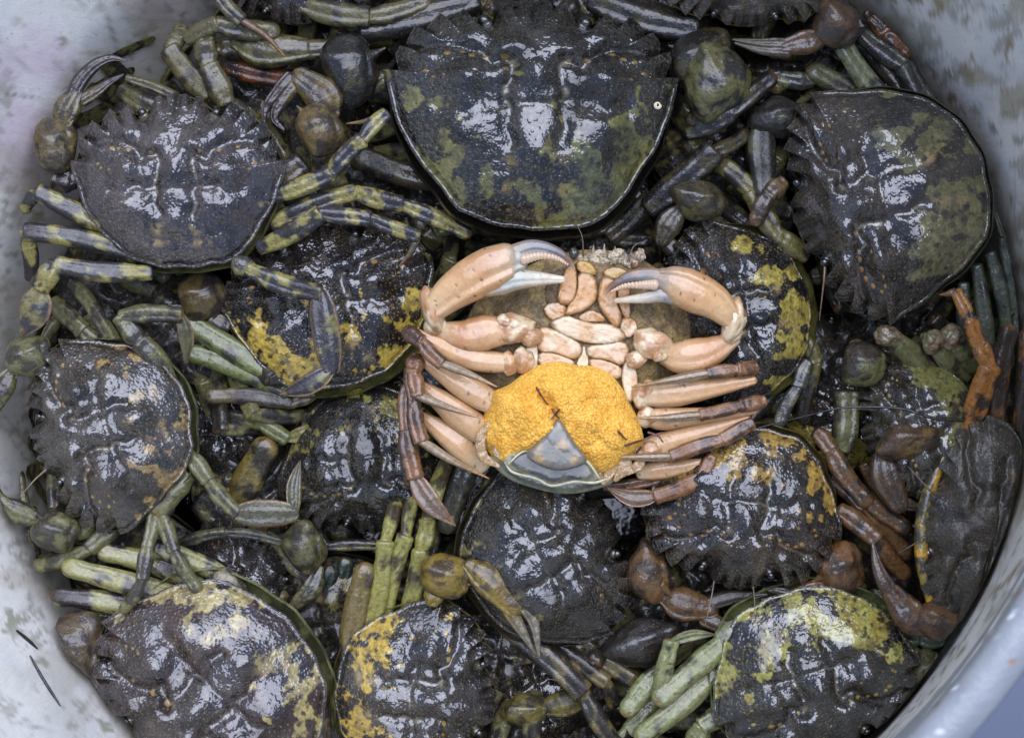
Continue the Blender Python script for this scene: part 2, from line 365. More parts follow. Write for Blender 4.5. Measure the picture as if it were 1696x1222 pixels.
# ------------------------------------------------------------------ materials
MATS = {}
def N(nt, t, **kw):
    n = nt.nodes.new(t)
    for k, v in kw.items(): setattr(n, k, v)
    return n
def shell_mat(name, wet=(.35, 1.0), gran=.5, bump=.5, coat_r=.07, spec_granule=True, rough=.42, gs=4.2, wetscale=.012, sss=0, hf=1.0, coat_ior=1.72, pits=.22, spec=.3, mott=(.55, 1.5)):
    m = bpy.data.materials.new(name); m.use_nodes = True; nt = m.node_tree; nt.nodes.clear(); L = nt.links.new
    out = N(nt, 'ShaderNodeOutputMaterial'); b = N(nt, 'ShaderNodeBsdfPrincipled'); L(b.outputs[0], out.inputs[0])
    geo = N(nt, 'ShaderNodeNewGeometry'); mp = N(nt, 'ShaderNodeVectorMath', operation='SCALE'); mp.inputs['Scale'].default_value = 1/S; L(geo.outputs['Position'], mp.inputs[0])
    at = N(nt, 'ShaderNodeAttribute', attribute_name='Col')
    def noise(scale, detail=4, rough_=.55):
        n = N(nt, 'ShaderNodeTexNoise'); n.inputs['Scale'].default_value = scale; n.inputs['Detail'].default_value = detail; n.inputs['Roughness'].default_value = rough_; L(mp.outputs[0], n.inputs['Vector']); return n
    def vor(scale):
        n = N(nt, 'ShaderNodeTexVoronoi'); n.inputs['Scale'].default_value = scale; L(mp.outputs[0], n.inputs['Vector']); return n
    def ramp(src, a, c, v0=0, v1=1):
        r = N(nt, 'ShaderNodeMapRange'); r.inputs['From Min'].default_value = a; r.inputs['From Max'].default_value = c; r.inputs['To Min'].default_value = v0; r.inputs['To Max'].default_value = v1; L(src, r.inputs['Value']); return r.outputs[0]
    nA = noise(.16, 5, .65)
    mul = N(nt, 'ShaderNodeVectorMath', operation='SCALE'); L(at.outputs['Color'], mul.inputs[0]); L(ramp(nA.outputs['Fac'], .25, .75, mott[0], mott[1]), mul.inputs['Scale'])
    col = mul.outputs[0]
    v = vor(1/gs)
    if spec_granule:
        rnd = N(nt, 'ShaderNodeSeparateColor'); L(v.outputs['Color'], rnd.inputs[0])
        g1 = ramp(v.outputs['Distance'], .26, .14); g2 = ramp(rnd.outputs[0], .55, .65)
        nz = noise(.02, 3); g3 = ramp(nz.outputs['Fac'], .40, .58)
        m1 = N(nt, 'ShaderNodeMath', operation='MULTIPLY'); L(g1, m1.inputs[0]); L(g2, m1.inputs[1])
        m2 = N(nt, 'ShaderNodeMath', operation='MULTIPLY'); L(m1.outputs[0], m2.inputs[0]); L(g3, m2.inputs[1])
        m3 = N(nt, 'ShaderNodeMath', operation='MULTIPLY'); L(m2.outputs[0], m3.inputs[0]); m3.inputs[1].default_value = .55
        mx = N(nt, 'ShaderNodeMix', data_type='RGBA'); L(m3.outputs[0], mx.inputs['Factor']); L(col, mx.inputs['A']); mx.inputs['B'].default_value = (.26, .24, .20, 1); col = mx.outputs['Result']
    L(col, b.inputs['Base Color'])
    b.inputs['Roughness'].default_value = rough; b.inputs['Specular IOR Level'].default_value = spec
    # relief
    b1 = N(nt, 'ShaderNodeBump'); b1.inputs['Strength'].default_value = 1; b1.inputs['Distance'].default_value = gran*S*1.3; L(ramp(v.outputs['Distance'], .0, .5, 1, 0), b1.inputs['Height'])
    n2 = noise(.09, 4, .55); b2 = N(nt, 'ShaderNodeBump'); b2.inputs['Strength'].default_value = 1; b2.inputs['Distance'].default_value = bump*S*9; L(n2.outputs['Fac'], b2.inputs['Height']); L(b1.outputs[0], b2.inputs['Normal'])
    L(b2.outputs[0], b.inputs['Normal'])
    # water film
    n3 = noise(.055, 3, .5); n4 = noise(wetscale, 3, .5)
    v2 = vor(1/7.0)
    hm = N(nt, 'ShaderNodeMath', operation='ADD'); L(n3.outputs['Fac'], hm.inputs[0]); L(ramp(v2.outputs['Distance'], 0, .45, pits, 0), hm.inputs[1])
    b3 = N(nt, 'ShaderNodeBump'); b3.inputs['Strength'].default_value = 1; b3.inputs['Distance'].default_value = hf*S*10; L(hm.outputs[0], b3.inputs['Height'])
    L(b3.outputs[0], b.inputs['Coat Normal'])
    L(ramp(n4.outputs['Fac'], .36, .50, wet[0], wet[1]), b.inputs['Coat Weight'])
    b.inputs['Coat Roughness'].default_value = coat_r; b.inputs['Coat IOR'].default_value = coat_ior
    if sss: b.inputs['Subsurface Weight'].default_value = sss; b.inputs['Subsurface Radius'].default_value = (1, .5, .25); b.inputs['Subsurface Scale'].default_value = S*8
    MATS[name] = m; return m
shell_mat('shell', wet=(.55, 1), gran=.5, bump=.35, coat_r=.045, hf=.29, gs=4.8, pits=.26, spec=.08, coat_ior=1.8)
shell_mat('shell_dry', wet=(.15, .5), gran=.4, bump=.25, coat_r=.2, rough=.5, coat_ior=1.5, hf=.3)
shell_mat('limb', wet=(.15, .85), gran=.4, bump=.3, coat_r=.11, spec_granule=True, gs=3.6, hf=.30, coat_ior=1.5, pits=.12)
shell_mat('pale_shell', wet=(.5, 1), gran=.12, bump=.12, coat_r=.12, mott=(.86, 1.14), spec_granule=False, gs=3.0, hf=.16, sss=.15, coat_ior=1.5, pits=.05)
shell_mat('hairy', wet=(.0, .3), gran=.7, bump=.8, coat_r=.3, spec_granule=False, gs=3.0, rough=.7)
shell_mat('eye', wet=(1, 1), gran=.05, bump=.05, coat_r=.04, spec_granule=False, hf=.04, pits=0)
shell_mat('membrane', wet=(.3,.8), gran=.2, bump=.6, coat_r=.15, spec_granule=False, rough=.4)
shell_mat('egg', mott=(.75, 1.25), wet=(.0, .02), gran=1.0, bump=.15, coat_r=.3, spec_granule=False, gs=3.8, rough=.8, sss=.5, hf=.2, spec=.05)

# ------------------------------------------------------------------ the bucket, the added dark sheet under the gaps, the ground
def bring(z):
    k = z/600.0
    return -3-113*k, -4+171*k, 858+56*k
def wall_xy(phi, z, dr=0):
    x, y, r = bring(z); return np.stack([x+(r+dr)*np.cos(phi), y+(r+dr)*np.sin(phi), z+0*phi], 1)
def wall_hit(px, py, dr=-2):
    lo, hi = -300.0, 599.0
    for _ in range(40):
        z = (lo+hi)/2; w = W(px, py, z); x, y, r = bring(z)
        if math.hypot(w[0]-x, w[1]-y) > r+dr: lo = z
        else: hi = z
    # outward at low z means the ray is past the wall there
    w = W(px, py, z); return (w[0], w[1], z)
def setting_mat(name):
    m = bpy.data.materials.new(name); m.use_nodes = True; nt = m.node_tree; nt.nodes.clear()
    out = N(nt, 'ShaderNodeOutputMaterial'); b = N(nt, 'ShaderNodeBsdfPrincipled'); nt.links.new(b.outputs[0], out.inputs[0])
    geo = N(nt, 'ShaderNodeNewGeometry'); return m, nt, b, geo
def plastic(name, base, specks=True, rough=.45):
    m, nt, b, geo = setting_mat(name); L = nt.links.new
    at = N(nt, 'ShaderNodeAttribute', attribute_name='Col')
    mp = N(nt, 'ShaderNodeMapping'); mp.inputs['Scale'].default_value = (1/S, 1/S, .22/S); L(geo.outputs['Position'], mp.inputs[0])
    def noise(sc_, d, r): n = N(nt, 'ShaderNodeTexNoise'); n.inputs['Scale'].default_value = sc_; n.inputs['Detail'].default_value = d; n.inputs['Roughness'].default_value = r; L(mp.outputs[0], n.inputs['Vector']); return n
    def ramp(src, a, c, v0=0, v1=1):
        r = N(nt, 'ShaderNodeMapRange'); r.inputs['From Min'].default_value = a; r.inputs['From Max'].default_value = c; r.inputs['To Min'].default_value = v0; r.inputs['To Max'].default_value = v1; L(src, r.inputs['Value']); return r.outputs[0]
    col = at.outputs['Color']
    def over(fac, c):
        nonlocal col
        mx = N(nt, 'ShaderNodeMix', data_type='RGBA'); L(fac, mx.inputs['Factor']); L(col, mx.inputs['A']); mx.inputs['B'].default_value = (*c, 1); col = mx.outputs['Result']
    if specks:
        gate = noise(.006, 3, .6); g = ramp(gate.outputs['Fac'], .40, .62)
        for sc_, th, c, k in ((.06, .66, (.20, .15, .07), .85), (.13, .68, (.10, .07, .03), .9), (.03, .64, (.34, .35, .30), .6)):
            n = noise(sc_, 5, .6); f = ramp(n.outputs['Fac'], th, th+.05, 0, k)
            mu = N(nt, 'ShaderNodeMath', operation='MULTIPLY'); L(f, mu.inputs[0]); L(g, mu.inputs[1]); over(mu.outputs[0], c)
        n = noise(.5, 3, .6); over(ramp(n.outputs['Fac'], .55, .8, 0, .35), (.40, .42, .42))
    L(col, b.inputs['Base Color']); b.inputs['Roughness'].default_value = rough
    n = noise(.10, 6, .65); bp = N(nt, 'ShaderNodeBump'); bp.inputs['Distance'].default_value = S*1.6; L(n.outputs['Fac'], bp.inputs['Height']); L(bp.outputs[0], b.inputs['Normal'])
    MATS[name] = m; return m
plastic('plastic', None)
plastic('plastic_lip', None, False, .3)
m, nt, b, geo = setting_mat('ground'); at = N(nt, 'ShaderNodeAttribute', attribute_name='Col'); nt.links.new(at.outputs['Color'], b.inputs['Base Color']); b.inputs['Roughness'].default_value = .35; MATS['ground'] = m
m, nt, b, geo = setting_mat('gap_shade'); b.inputs['Base Color'].default_value = (.006, .006, .005, 1); b.inputs['Roughness'].default_value = .12; MATS['gap_shade'] = m  # near-black material of the added sheet that darkens the gaps
n_ = N(nt, 'ShaderNodeTexNoise'); n_.inputs['Scale'].default_value = 60; bp = N(nt, 'ShaderNodeBump'); bp.inputs['Distance'].default_value = S*2; nt.links.new(n_.outputs['Fac'], bp.inputs['Height']); nt.links.new(bp.outputs[0], b.inputs['Normal'])

bucket = bpy.data.objects.new('bucket', None); C.objects.link(bucket); bucket['_org'] = [0.0, 0.0, -900*S]; bucket.location = (0, 0, -900*S); bucket.empty_display_size = .01
bucket['label'] = 'stained white plastic bucket holding the whole pile of crabs'; bucket['category'] = 'bucket'
phi = np.linspace(0, 2*math.pi, 720, endpoint=False)
zs = np.linspace(-900, 596, 200)
V = np.vstack([wall_xy(phi, z) for z in zs])
# slight unevenness of the old plastic
V[:, 0] += 4*(fbm(V/160, 2, 3)-.5); V[:, 1] += 4*(fbm(V/160, 3, 3)-.5)
c = np.tile(np.array((.90, .86, .77)), (len(V), 1))
Vs = V*np.array((1, 1, .5))
c = mixc(c, (.80, .76, .68), ss(.42, .62, fbm(Vs/150, 5, 4))*.8)
c = mixc(c, (.60, .62, .62), ss(.48, .70, fbm(Vs/90, 8, 5))*.4)
c = mixc(c, (.72, .52, .60), ss(.50, .66, fbm(Vs/120, 12, 4))*.55*ss(-300, -700, V[:, 0])*ss(100, 350, V[:, 1]))
c = mixc(c, (.30, .29, .19), ss(.58, .68, fbm(V*np.array((1, 1, .35))/16, 15, 4))*.8*ss(.42, .55, fbm(V/120, 35, 3)))
c = mixc(c, (.26, .15, .05), ss(.62, .72, fbm(V*np.array((1, 1, .5))/28, 19, 4))*.8*ss(200, 500, V[:, 0]+V[:, 1]*.3))
# stain streaks, then grime with contact shade painted in just above the heap
for k_ in range(150):
    r_ = random.Random(k_*7+1); a0 = r_.uniform(0, 6.283); z0 = r_.uniform(-100, 520); ln = r_.uniform(10, 60); sl_ = r_.uniform(-.06, .06); wd0 = r_.uniform(1.5, 5)
    pa = np.arctan2(V[:, 1]-170*V[:, 2]/600+4, V[:, 0]+113*V[:, 2]/600+3); da = (pa-a0-sl_*(V[:, 2]-z0)/60+math.pi) % (2*math.pi)-math.pi
    m_ = np.exp(-(da*860/wd0)**2-((V[:, 2]-z0)/ln)**2); c = mixc(c, ((.30, .22, .12), (.42, .42, .40), (.14, .12, .08))[k_ % 3], m_*.75)
c = mixc(c, (.42, .36, .25), ss(.50, .64, fbm(V*np.array((1, 1, .25))/60, 55, 5))*.5*ss(400, -50, V[:, 2]))
c = mixc(c, (.36, .33, .26), ss(.50, .60, fbm(V*np.array((1, 1, .10))/9, 61, 4))*ss(.46, .60, fbm(V/70, 62, 3))*.7)
c = mixc(c, (.40, .33, .20), ss(.50, .62, fbm(V*np.array((1, 1, .3))/45, 65, 5))*ss(.1, .7, (V[:, 0]+V[:, 1])/900)*.7)
c = mixc(c, (.12, .11, .08), ss(95, -40, V[:, 2]+60*(fbm(V/50, 23, 4)-.5))*.55)  # wall colour darkened towards the heap: contact shade painted over the grime
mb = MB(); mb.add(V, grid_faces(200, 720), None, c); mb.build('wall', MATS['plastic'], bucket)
# rolled lip
ts_ = np.linspace(math.pi, -math.pi*.6, 22); x0, y0, r0 = bring(600)
prof = [(31+31*math.cos(t), 600+24*math.sin(t)) for t in ts_]
prof = [(0, 585)]+prof+[(20, 560), (18, 500)]
V = np.vstack([np.stack([x0+(r0+p[0])*np.cos(phi), y0+(r0+p[0])*np.sin(phi), np.full(720, p[1])], 1) for p in prof])
c = np.tile(np.array((.24, .25, .26)), (len(V), 1))*(0.8+.3*fbm(V/30, 4, 4))[:, None]; c = mixc(c, (.6, .62, .64), ss(.76, .80, fbm(V/9, 6, 3)))
c = mixc(c, (.25, .13, .07), ss(.78, .82, fbm(V/12, 16, 3)))
mb = MB(); mb.add(V, grid_faces(len(prof), 720), None, c); mb.build('rim', MATS['plastic_lip'], bucket)
zs = np.linspace(520, -910, 24); V = np.vstack([wall_xy(phi, z, 18) for z in zs])
mb = MB(); mb.add(V, grid_faces(24, 720), None, (.42, .46, .52)); mb.build('outer_wall', MATS['plastic_lip'], bucket)
V = np.vstack([wall_xy(phi, -898, 2), wall_xy(phi, -898, 2)*0+np.array((bring(-898)[0], bring(-898)[1], -898))])
mb = MB(); mb.add(V, grid_faces(2, 720), None, (.4, .4, .36)); mb.build('bottom', MATS['plastic_lip'], bucket)

def struct(o): o['kind'] = 'structure'; return o
phi2 = np.linspace(0, 2*math.pi, 96, endpoint=False)
xw, yw, rw = bring(-230)
V = np.vstack([np.stack([xw+(rw-6)*k*np.cos(phi2), yw+(rw-6)*k*np.sin(phi2), np.full(96, -230.0)], 1) for k in np.linspace(1, .01, 12)])
mb = MB(); mb.add(V, grid_faces(12, 96), None, (.01, .01, .01)); struct(mb.build('gap_shade', MATS['gap_shade']))  # added dark sheet, stands in for the deep shade between the crabs
gx, gy = np.meshgrid(np.linspace(-9000, 9000, 120), np.linspace(-9000, 9000, 120)); V = np.stack([gx.ravel(), gy.ravel(), np.full(gx.size, -930.0)], 1)
c = np.tile(np.array((.085, .10, .15)), (len(V), 1))*(0.5+.8*fbm(V/500, 4, 3))[:, None]
mb = MB(); mb.add(V, grid_faces(120, 120, closed=False), None, c); struct(mb.build('ground', MATS['ground']))

# ------------------------------------------------------------------ legs and claws
def Z(pts, z):
    out = []
    for k, p in enumerate(pts):
        zz = z if not isinstance(z, (list, tuple)) else np.interp(k/(len(pts)-1.0), np.linspace(0, 1, len(z)), z)
        out.append(tuple(p) if len(p) == 3 else (p[0], p[1], float(zz)))
    return out
def leg(cr, pal, pts, ws, kind='w', z=0, dark=0, amount=None, label=None, name='leg', thick=.8):
    P = Z(pts, z); mb = MB(); ns = len(P)-1
    last = {'w': 1, 'p': 2, 'n': 0, 'l': 1}[kind]
    for i in range(ns-last):
        w0 = ws[i] if not isinstance(ws[i], tuple) else ws[i][0]; w1 = ws[i]*.86 if not isinstance(ws[i], tuple) else ws[i][1]
        seg(mb, P[i], P[i+1], w0, w1, pal, last=(kind == 'n' and i == ns-1), dark=dark, amount=amount, thick=thick)
    if kind == 'p':
        a, b_ = P[-3], P[-2]; leaf(mb, [a, ((a[0]+b_[0])/2, (a[1]+b_[1])/2, (a[2]+b_[2])/2+2), b_], ws[-2], pal, pointed=False, thick=.42)
    o = None
    if mb.n: o = mb.build(name, MATS['limb'], cr)
    if kind != 'n':
        t = MB(); a, b_ = P[-2], P[-1]
        dx, dy = b_[0]-a[0], b_[1]-a[1]; mid = ((a[0]+b_[0])/2+dy*.06, (a[1]+b_[1])/2-dx*.06, (a[2]+b_[2])/2+3)
        if kind == 'w': tip_walk(t, [a, mid, b_], ws[-1], pal)
        else: leaf(t, [a, mid, b_], ws[-1], pal)
        t.build('leg_tip', MATS['limb'], o if o is not None else cr)
    if label and o: o['label'] = label
    return o
def claw(cr, pal, z=0, arm=None, aw=40, carpus=None, sp=None, palm=None, pw=50, fix=None, fw=20, mov=None, mw=20, palmcol=None, fcol=None, teeth=True, amount=None, thick=.85):
    mb = MB(); fcol = fcol or (.05, .035, .03)
    if arm: A = Z(arm, z-8); seg(mb, A[0], A[1], aw, aw, pal, thick=.8, joint=False, amount=amount)
    if carpus:
        x, y, rx, ry, an = carpus[:5]; zc = carpus[5] if len(carpus) > 5 else z+10
        ellipsoid(mb, (x, y, zc), rx, ry, min(rx, ry)*.8, an, pal, col=palmcol, amount=amount, sup=True, lump=.0)
        if sp:
            b0 = (x+(sp[0]-x)*.45, y+(sp[1]-y)*.45, zc+8); spine(mb, b0, (sp[0], sp[1], zc+6), min(rx, ry)*.75, palmcol or pal['ldark'])
    def limbs(mb, pts, prof, col0, col1=None, thick=.72, n=34, ns=36):
        P = wpts(pts); v, q, t3, tp, an = tube(P, wsc(pts, prof), thick, n=n, ns=ns, cap0=.7, cap1=1.0)
        wl = np.interp(tp, np.linspace(0, 1, len(prof)), prof)
        v[:, 2] += 1.6*(fbm(v/9, 4, 3)-.5)+wl*(.02*np.exp(-((an-math.pi*.30)/.16)**2)-.03*np.exp(-((an-math.pi*.42)/.14)**2)-.05*np.exp(-((an-math.pi*.68)/.2)**2)+.04*np.exp(-((an-math.pi*.80)/.14)**2))
        if col0 is None: cc = shell_col(v, tp, pal, amount)
        else:
            cc = np.tile(np.array(col0, float), (len(v), 1))*(0.7+.6*fbm(v/11, 6, 4))[:, None]
            cc = mixc(cc, pal['ldark'], ss(.50, .58, fbm(v/10, 2, 4))*.75); cc = mixc(cc, pal['ldark'], .6*np.exp(-((an-math.pi*.42)/.25)**2))
        if col1 is not None: cc = mixc(cc, col1, ss(.15, .6, tp))
        mb.add(v, q, t3, cc)
    if palm: limbs(mb, Z(palm, z+5), [pw*.42, pw*.80, pw*1.0, pw*1.0, pw*.82, pw*.66], palmcol, thick=.66)
    if fix: limbs(mb, Z(fix, z+3), [fw, fw*.92, fw*.7, fw*.42, fw*.14], palmcol, fcol)
    o = mb.build('claw', MATS['limb'], cr)
    if mov:
        m2 = MB(); limbs(m2, Z(mov, z+6), [mw*.9, mw, mw*.78, mw*.5, mw*.14], fcol, fcol); mo = m2.build('movable_finger', MATS['limb'], o)
    return o
def plain_tube(name, pts, w, col, mat, parent=None, w1=None):
    P = wpts(pts); v, q, t3, tp, an = tube(P, wsc(pts, [w, w if w1 is None else w1]), 1, n=max(8, 7*len(pts)), ns=8)
    mb = MB(); mb.add(v, q, t3, col)
    return mb.build(name, MATS[mat], parent, origin=None if parent is not None else W(*pts[0]))
def pal(**k):
    d = dict(dark=(.022, .021, .022), dark2=(.040, .037, .035), blotch=((.26, .24, .06), -.08), leg=(.20, .19, .08), ldark=(.030, .027, .028), ldark2=(.045, .04, .045),
             tip0=(.12, .11, .08), tip1=(.40, .23, .08), tipline=(.03, .028, .03), under=(.14, .14, .06))
    d.update(k); return d

# ------------------------------------------------------------------ the crabs, one by one
YEL, OLI, CRM, ORA = (.46, .36, .06), (.19, .19, .07), (.44, .38, .15), (.45, .27, .06)
def crab(label, x, y, z, a, head, P, seed, name='crab', **k):
    t = thing(name, x, y, z-30, label, 'crab', 'live crabs heaped in the bucket')
    carapace(t, x, y, z, a, head, P, seed, **k)
    return t

# big dark crab at the top
P = pal(dark=(.028, .028, .027), dark2=(.044, .044, .040), blotch=((.19, .19, .06), -.0), blotch2=(.13, .15, .07), frag=.62, leg=(.075, .065, .035), ldark=(.022, .021, .022), rim=(.13, .13, .12), dots=(.36, .22, .05), holes=.9, under=(.035, .03, .025), cream=(.33, .24, .08), marks=.7)
t = crab('largest crab, black shell with olive marbled rear, above the egg-carrying crab', 884, 158, 60, 245, 89, P, 11, kf=.80, kb=1.10, pitch=-3, roll=2, H=.33, res=1.3)
claw(t, P, 30, arm=[(790, 5), (600, 48)], aw=52, carpus=(580, 112, 46, 62, 8), sp=(638, 80), amount=.40)
claw(t, P, 30, arm=[(980, 0), (1150, 48)], aw=56, carpus=(1160, 92, 58, 42, 30, 30), sp=(1108, 76), amount=.45)
mb = MB(); ellipsoid(mb, (1188, 136, 44), 56, 64, 44, 0, pal(leg=(.15, .15, .07), ldark=(.03, .03, .03), lscale=22, lth=.52)); ellipsoid(mb, (1168, 204, 22), 36, 16, 20, -20, P); mb.build('claw', MATS['limb'], t)
leg(t, P, [(1075, 345), (1182, 252), (1232, 226)], [54, 30], 'n', [0, 30, 10], amount=.45)
leg(t, P, [(1140, 222), (1210, 190), (1275, 132)], [34, 34], 'n', [20, 50, 40], amount=.40)
leg(t, P, [(730, 300), (600, 262)], [48], 'n', [-30, -35], amount=.58)
leg(t, P, [(900, 380), (1010, 372)], [36], 'n', [-10, -30], amount=.5)
leg(t, P, [(1075, 330), (1010, 392), (1070, 398)], [44, 30], 'n', [-20, -30, -40], amount=.5)
carp = [o for o in t.children if o.name.startswith('carapace')][0]
for i, (x, y) in enumerate(((688, 107), (1040, 67), (1075, 133), (1089, 175), (997, 117))):
    n = 40; u = np.linspace(0, 2*math.pi*1.6, n); r = 6.0*(1-.55*u/u[-1]); pts = [(x+r_*math.cos(q_), y+r_*math.sin(q_), 0) for r_, q_ in zip(r, u)]
    zc = {0: 78, 1: 78, 2: 82, 3: 84, 4: 110}[i]; pp = np.array([W(a_, b_, zc+3*k_/n) for k_, (a_, b_, _) in enumerate(pts)])
    v, q, t3, tp, an = tube(pp, [2.4, 3.4], 1, n=40, ns=8); mb = MB(); mb.add(v, q, t3, (.75, .74, .66)); mb.build('worm_tube', MATS['pale_shell'], carp)

# top-left crab
PC = pal(dark=(.060, .052, .060), dark2=(.085, .074, .076), mudm=.35, pearl=.75, blotch=((.24, .21, .10), -.19), leg=(.34, .33, .14), ldark=(.045, .042, .058), ldark2=(.048, .046, .060), lth=.44, dots=(.50, .33, .10), holes=.2, under=(.30, .30, .14), rim=(.2, .2, .2), pale=1)
PCl = pal(leg=(.34, .32, .12), ldark=(.042, .039, .052), ldark2=(.048, .046, .062), lth=.47, lscale=20, joint=(.40, .18, .06))
t = crab('dark purplish crab with grey banded legs spread wide beside the left wall', 297, 297, 82, 178, 90, PC, 23, kf=.98, kb=.99, pitch=2, H=.27, res=1.1)
claw(t, pal(leg=(.10, .08, .05), ldark=(.045, .038, .042), lth=.45), 50, arm=[(125, 300), (92, 292)], aw=44, carpus=(92, 240, 38, 48, 12), sp=(121, 200), palm=[(100, 212), (112, 180), (124, 158)], pw=46, fix=[(138, 165), (160, 152), (182, 136), (204, 124)], fw=24, mov=[(118, 168), (132, 135), (158, 108), (184, 97), (209, 101)], mw=26, palmcol=(.20, .17, .08), fcol=(.055, .042, .045))
claw(t, pal(leg=(.12, .09, .05), ldark=(.045, .038, .042), lth=.45), 50, arm=[(450, 300), (500, 270)], aw=46, carpus=(530, 215, 40, 46, 15, 66), sp=(492, 176), palm=[(552, 190), (535, 160), (500, 132)], pw=62, fix=[(488, 138), (468, 165), (455, 195), (470, 215)], fw=30, mov=[(480, 128), (462, 150), (440, 180), (438, 206)], mw=24, palmcol=(.17, .13, .05), fcol=(.05, .028, .028))
leg(t, PCl, [(205, 385), (62, 318), (42, 345)], [38, 26], 'n', [55, 70, 40])
leg(t, PCl, [(228, 424), (42, 384), (52, 458)], [38, 30], 'n', [60, 74, 30])
leg(t, PCl, [(250, 452), (92, 438), (66, 478), (36, 556)], [38, 42, 56], 'l', [70, 84, 80, 66])
mb = MB(); ellipsoid(mb, (403, 440, 80), 20, 17, 15, 0, PC, col=(.16, .16, .15)); mb.build('leg', MATS['limb'], t)
leg(t, PCl, [(412, 446), (530, 486), (549, 612), (464, 653)], [38, 48, 36], 'p', [84, 100, 92, 86])
leg(t, PCl, [(430, 410), (530, 354), (612, 362), (692, 392), (662, 440)], [38, 32, 28, 14], 'w', [80, 112, 104, 84, 70])
leg(t, PCl, [(455, 325), (548, 288), (600, 232), (640, 188), (574, 205)], [36, 34, 30, 13], 'w', [70, 84, 96, 92, 80], amount=.5)
leg(t, PCl, [(450, 372), (588, 318), (665, 338), (770, 384)], [36, 36, 32], 'n', [50, 62, 40, 20])

# left crab, spiny front towards the wall
PD = pal(dark=(.050, .043, .034), dark2=(.072, .060, .048), blotch=((.34, .24, .09), -.07), frag=.44, leg=(.17, .175, .085), ldark=(.055, .052, .042), ldark2=(.10, .10, .065), lth=.55, dots=(.50, .33, .10), holes=.5, under=(.20, .24, .12), mudm=.9, joint=(.40, .17, .06), tip0=(.22, .22, .11))
t = crab('brownish crab on the left with toothed front facing the wall and tan mottled rear', 174, 714, 62, 167, 198, PD, 31, kf=.93, kb=1.03, pitch=-2, roll=2, H=.34, res=1.1)
leg(t, PD, [(280, 630), (232, 566), (200, 524), (300, 522), (308, 602)], [44, 38, 34, 27], 'l', [50, 72, 80, 86, 70])
leg(t, PD, [(312, 752), (345, 796), (393, 850), (488, 850), (497, 762)], [34, 32, 46, 26], 'p', [52, 62, 70, 66, 60])
leg(t, PD, [(308, 785), (268, 838)], [52], 'n', [44, 54])
leg(t, PD, [(262, 842), (288, 912), (325, 972)], [30, 28], 'n', [56, 70, 62])
leg(t, PD, [(256, 842), (244, 905), (236, 958), (206, 1008)], [28, 30, 24], 'n', [54, 68, 72, 60])
claw(t, PD, 36, arm=[(150, 868), (115, 885)], aw=36, carpus=(92, 880, 42, 34, -12, 50), sp=(58, 848), palm=[(66, 862), (30, 848), (-6, 832)], pw=40, fix=[(0, 835), (-30, 820), (-60, 815)], fw=22)
leg(t, PD, [(200, 868), (148, 908), (62, 938)], [36, 32], 'n', [20, 30, 20])
claw(t, PD, 36, arm=[(90, 590), (120, 600)], aw=34, carpus=(48, 590, 42, 34, 20, 52), sp=(26, 626), palm=[(20, 612), (6, 640), (-8, 672)], pw=38, fix=[(-10, 680), (-25, 720)], fw=20)
leg(t, PD, [(120, 470), (160, 520), (205, 598)], [30, 32], 'n', [0, 24, 10])
leg(t, PD, [(88, 500), (138, 548), (180, 596)], [38, 36], 'n', [-10, 8, 0])

# bottom-left crab
PE = pal(dark=(.042, .028, .032), dark2=(.062, .040, .040), blotch=((.40, .35, .15), -.055), frag=.42, leg=(.36, .37, .17), ldark=(.045, .040, .045), ldark2=(.06, .05, .05), lth=.56, dots=(.50, .32, .08), holes=1, under=(.34, .38, .20), bulge=1.5, mudm=.7, rough=.7)
t = crab('purple-brown crab with cream blotches in the bottom left corner', 350, 1150, 50, 214, 227, PE, 41, kf=.98, kb=1.0, pitch=0, roll=0, H=.28, res=1.3)
leg(t, PE, [(312, 990), (118, 940)], [42], 'n', [26, 40]); leg(t, PE, [(250, 1012), (98, 988)], [40], 'n', [10, 26])
leg(t, PE, [(330, 968), (176, 914)], [40], 'n', [14, 20]); leg(t, PE, [(385, 962), (255, 908)], [38], 'n', [20, 26])
leg(t, PE, [(225, 1035), (112, 1030)], [36], 'n', [-20, -16])
mb = MB(); ellipsoid(mb, (378, 968, 30), 34, 24, 20, -30, PE, col=(.32, .30, .22)); ellipsoid(mb, (345, 985, 30), 26, 16, 16, 0, PE, col=(.30, .28, .2)); mb.build('leg', MATS['limb'], t)
claw(t, pal(leg=(.15, .11, .05), ldark=(.05, .038, .034), lth=.46), 20, carpus=(128, 1072, 48, 62, -15, 34), palm=[(140, 1120), (168, 1158), (196, 1196)], pw=66, fix=[(190, 1190), (205, 1225)], fw=26, palmcol=(.12, .09, .06), arm=[(178, 1035), (150, 1050)], aw=40)
leg(t, pal(leg=(.16, .13, .09), ldark=(.05, .04, .038), lth=.5, lscale=34), [(505, 1095), (525, 1240)], [66], 'n', [20, 30])

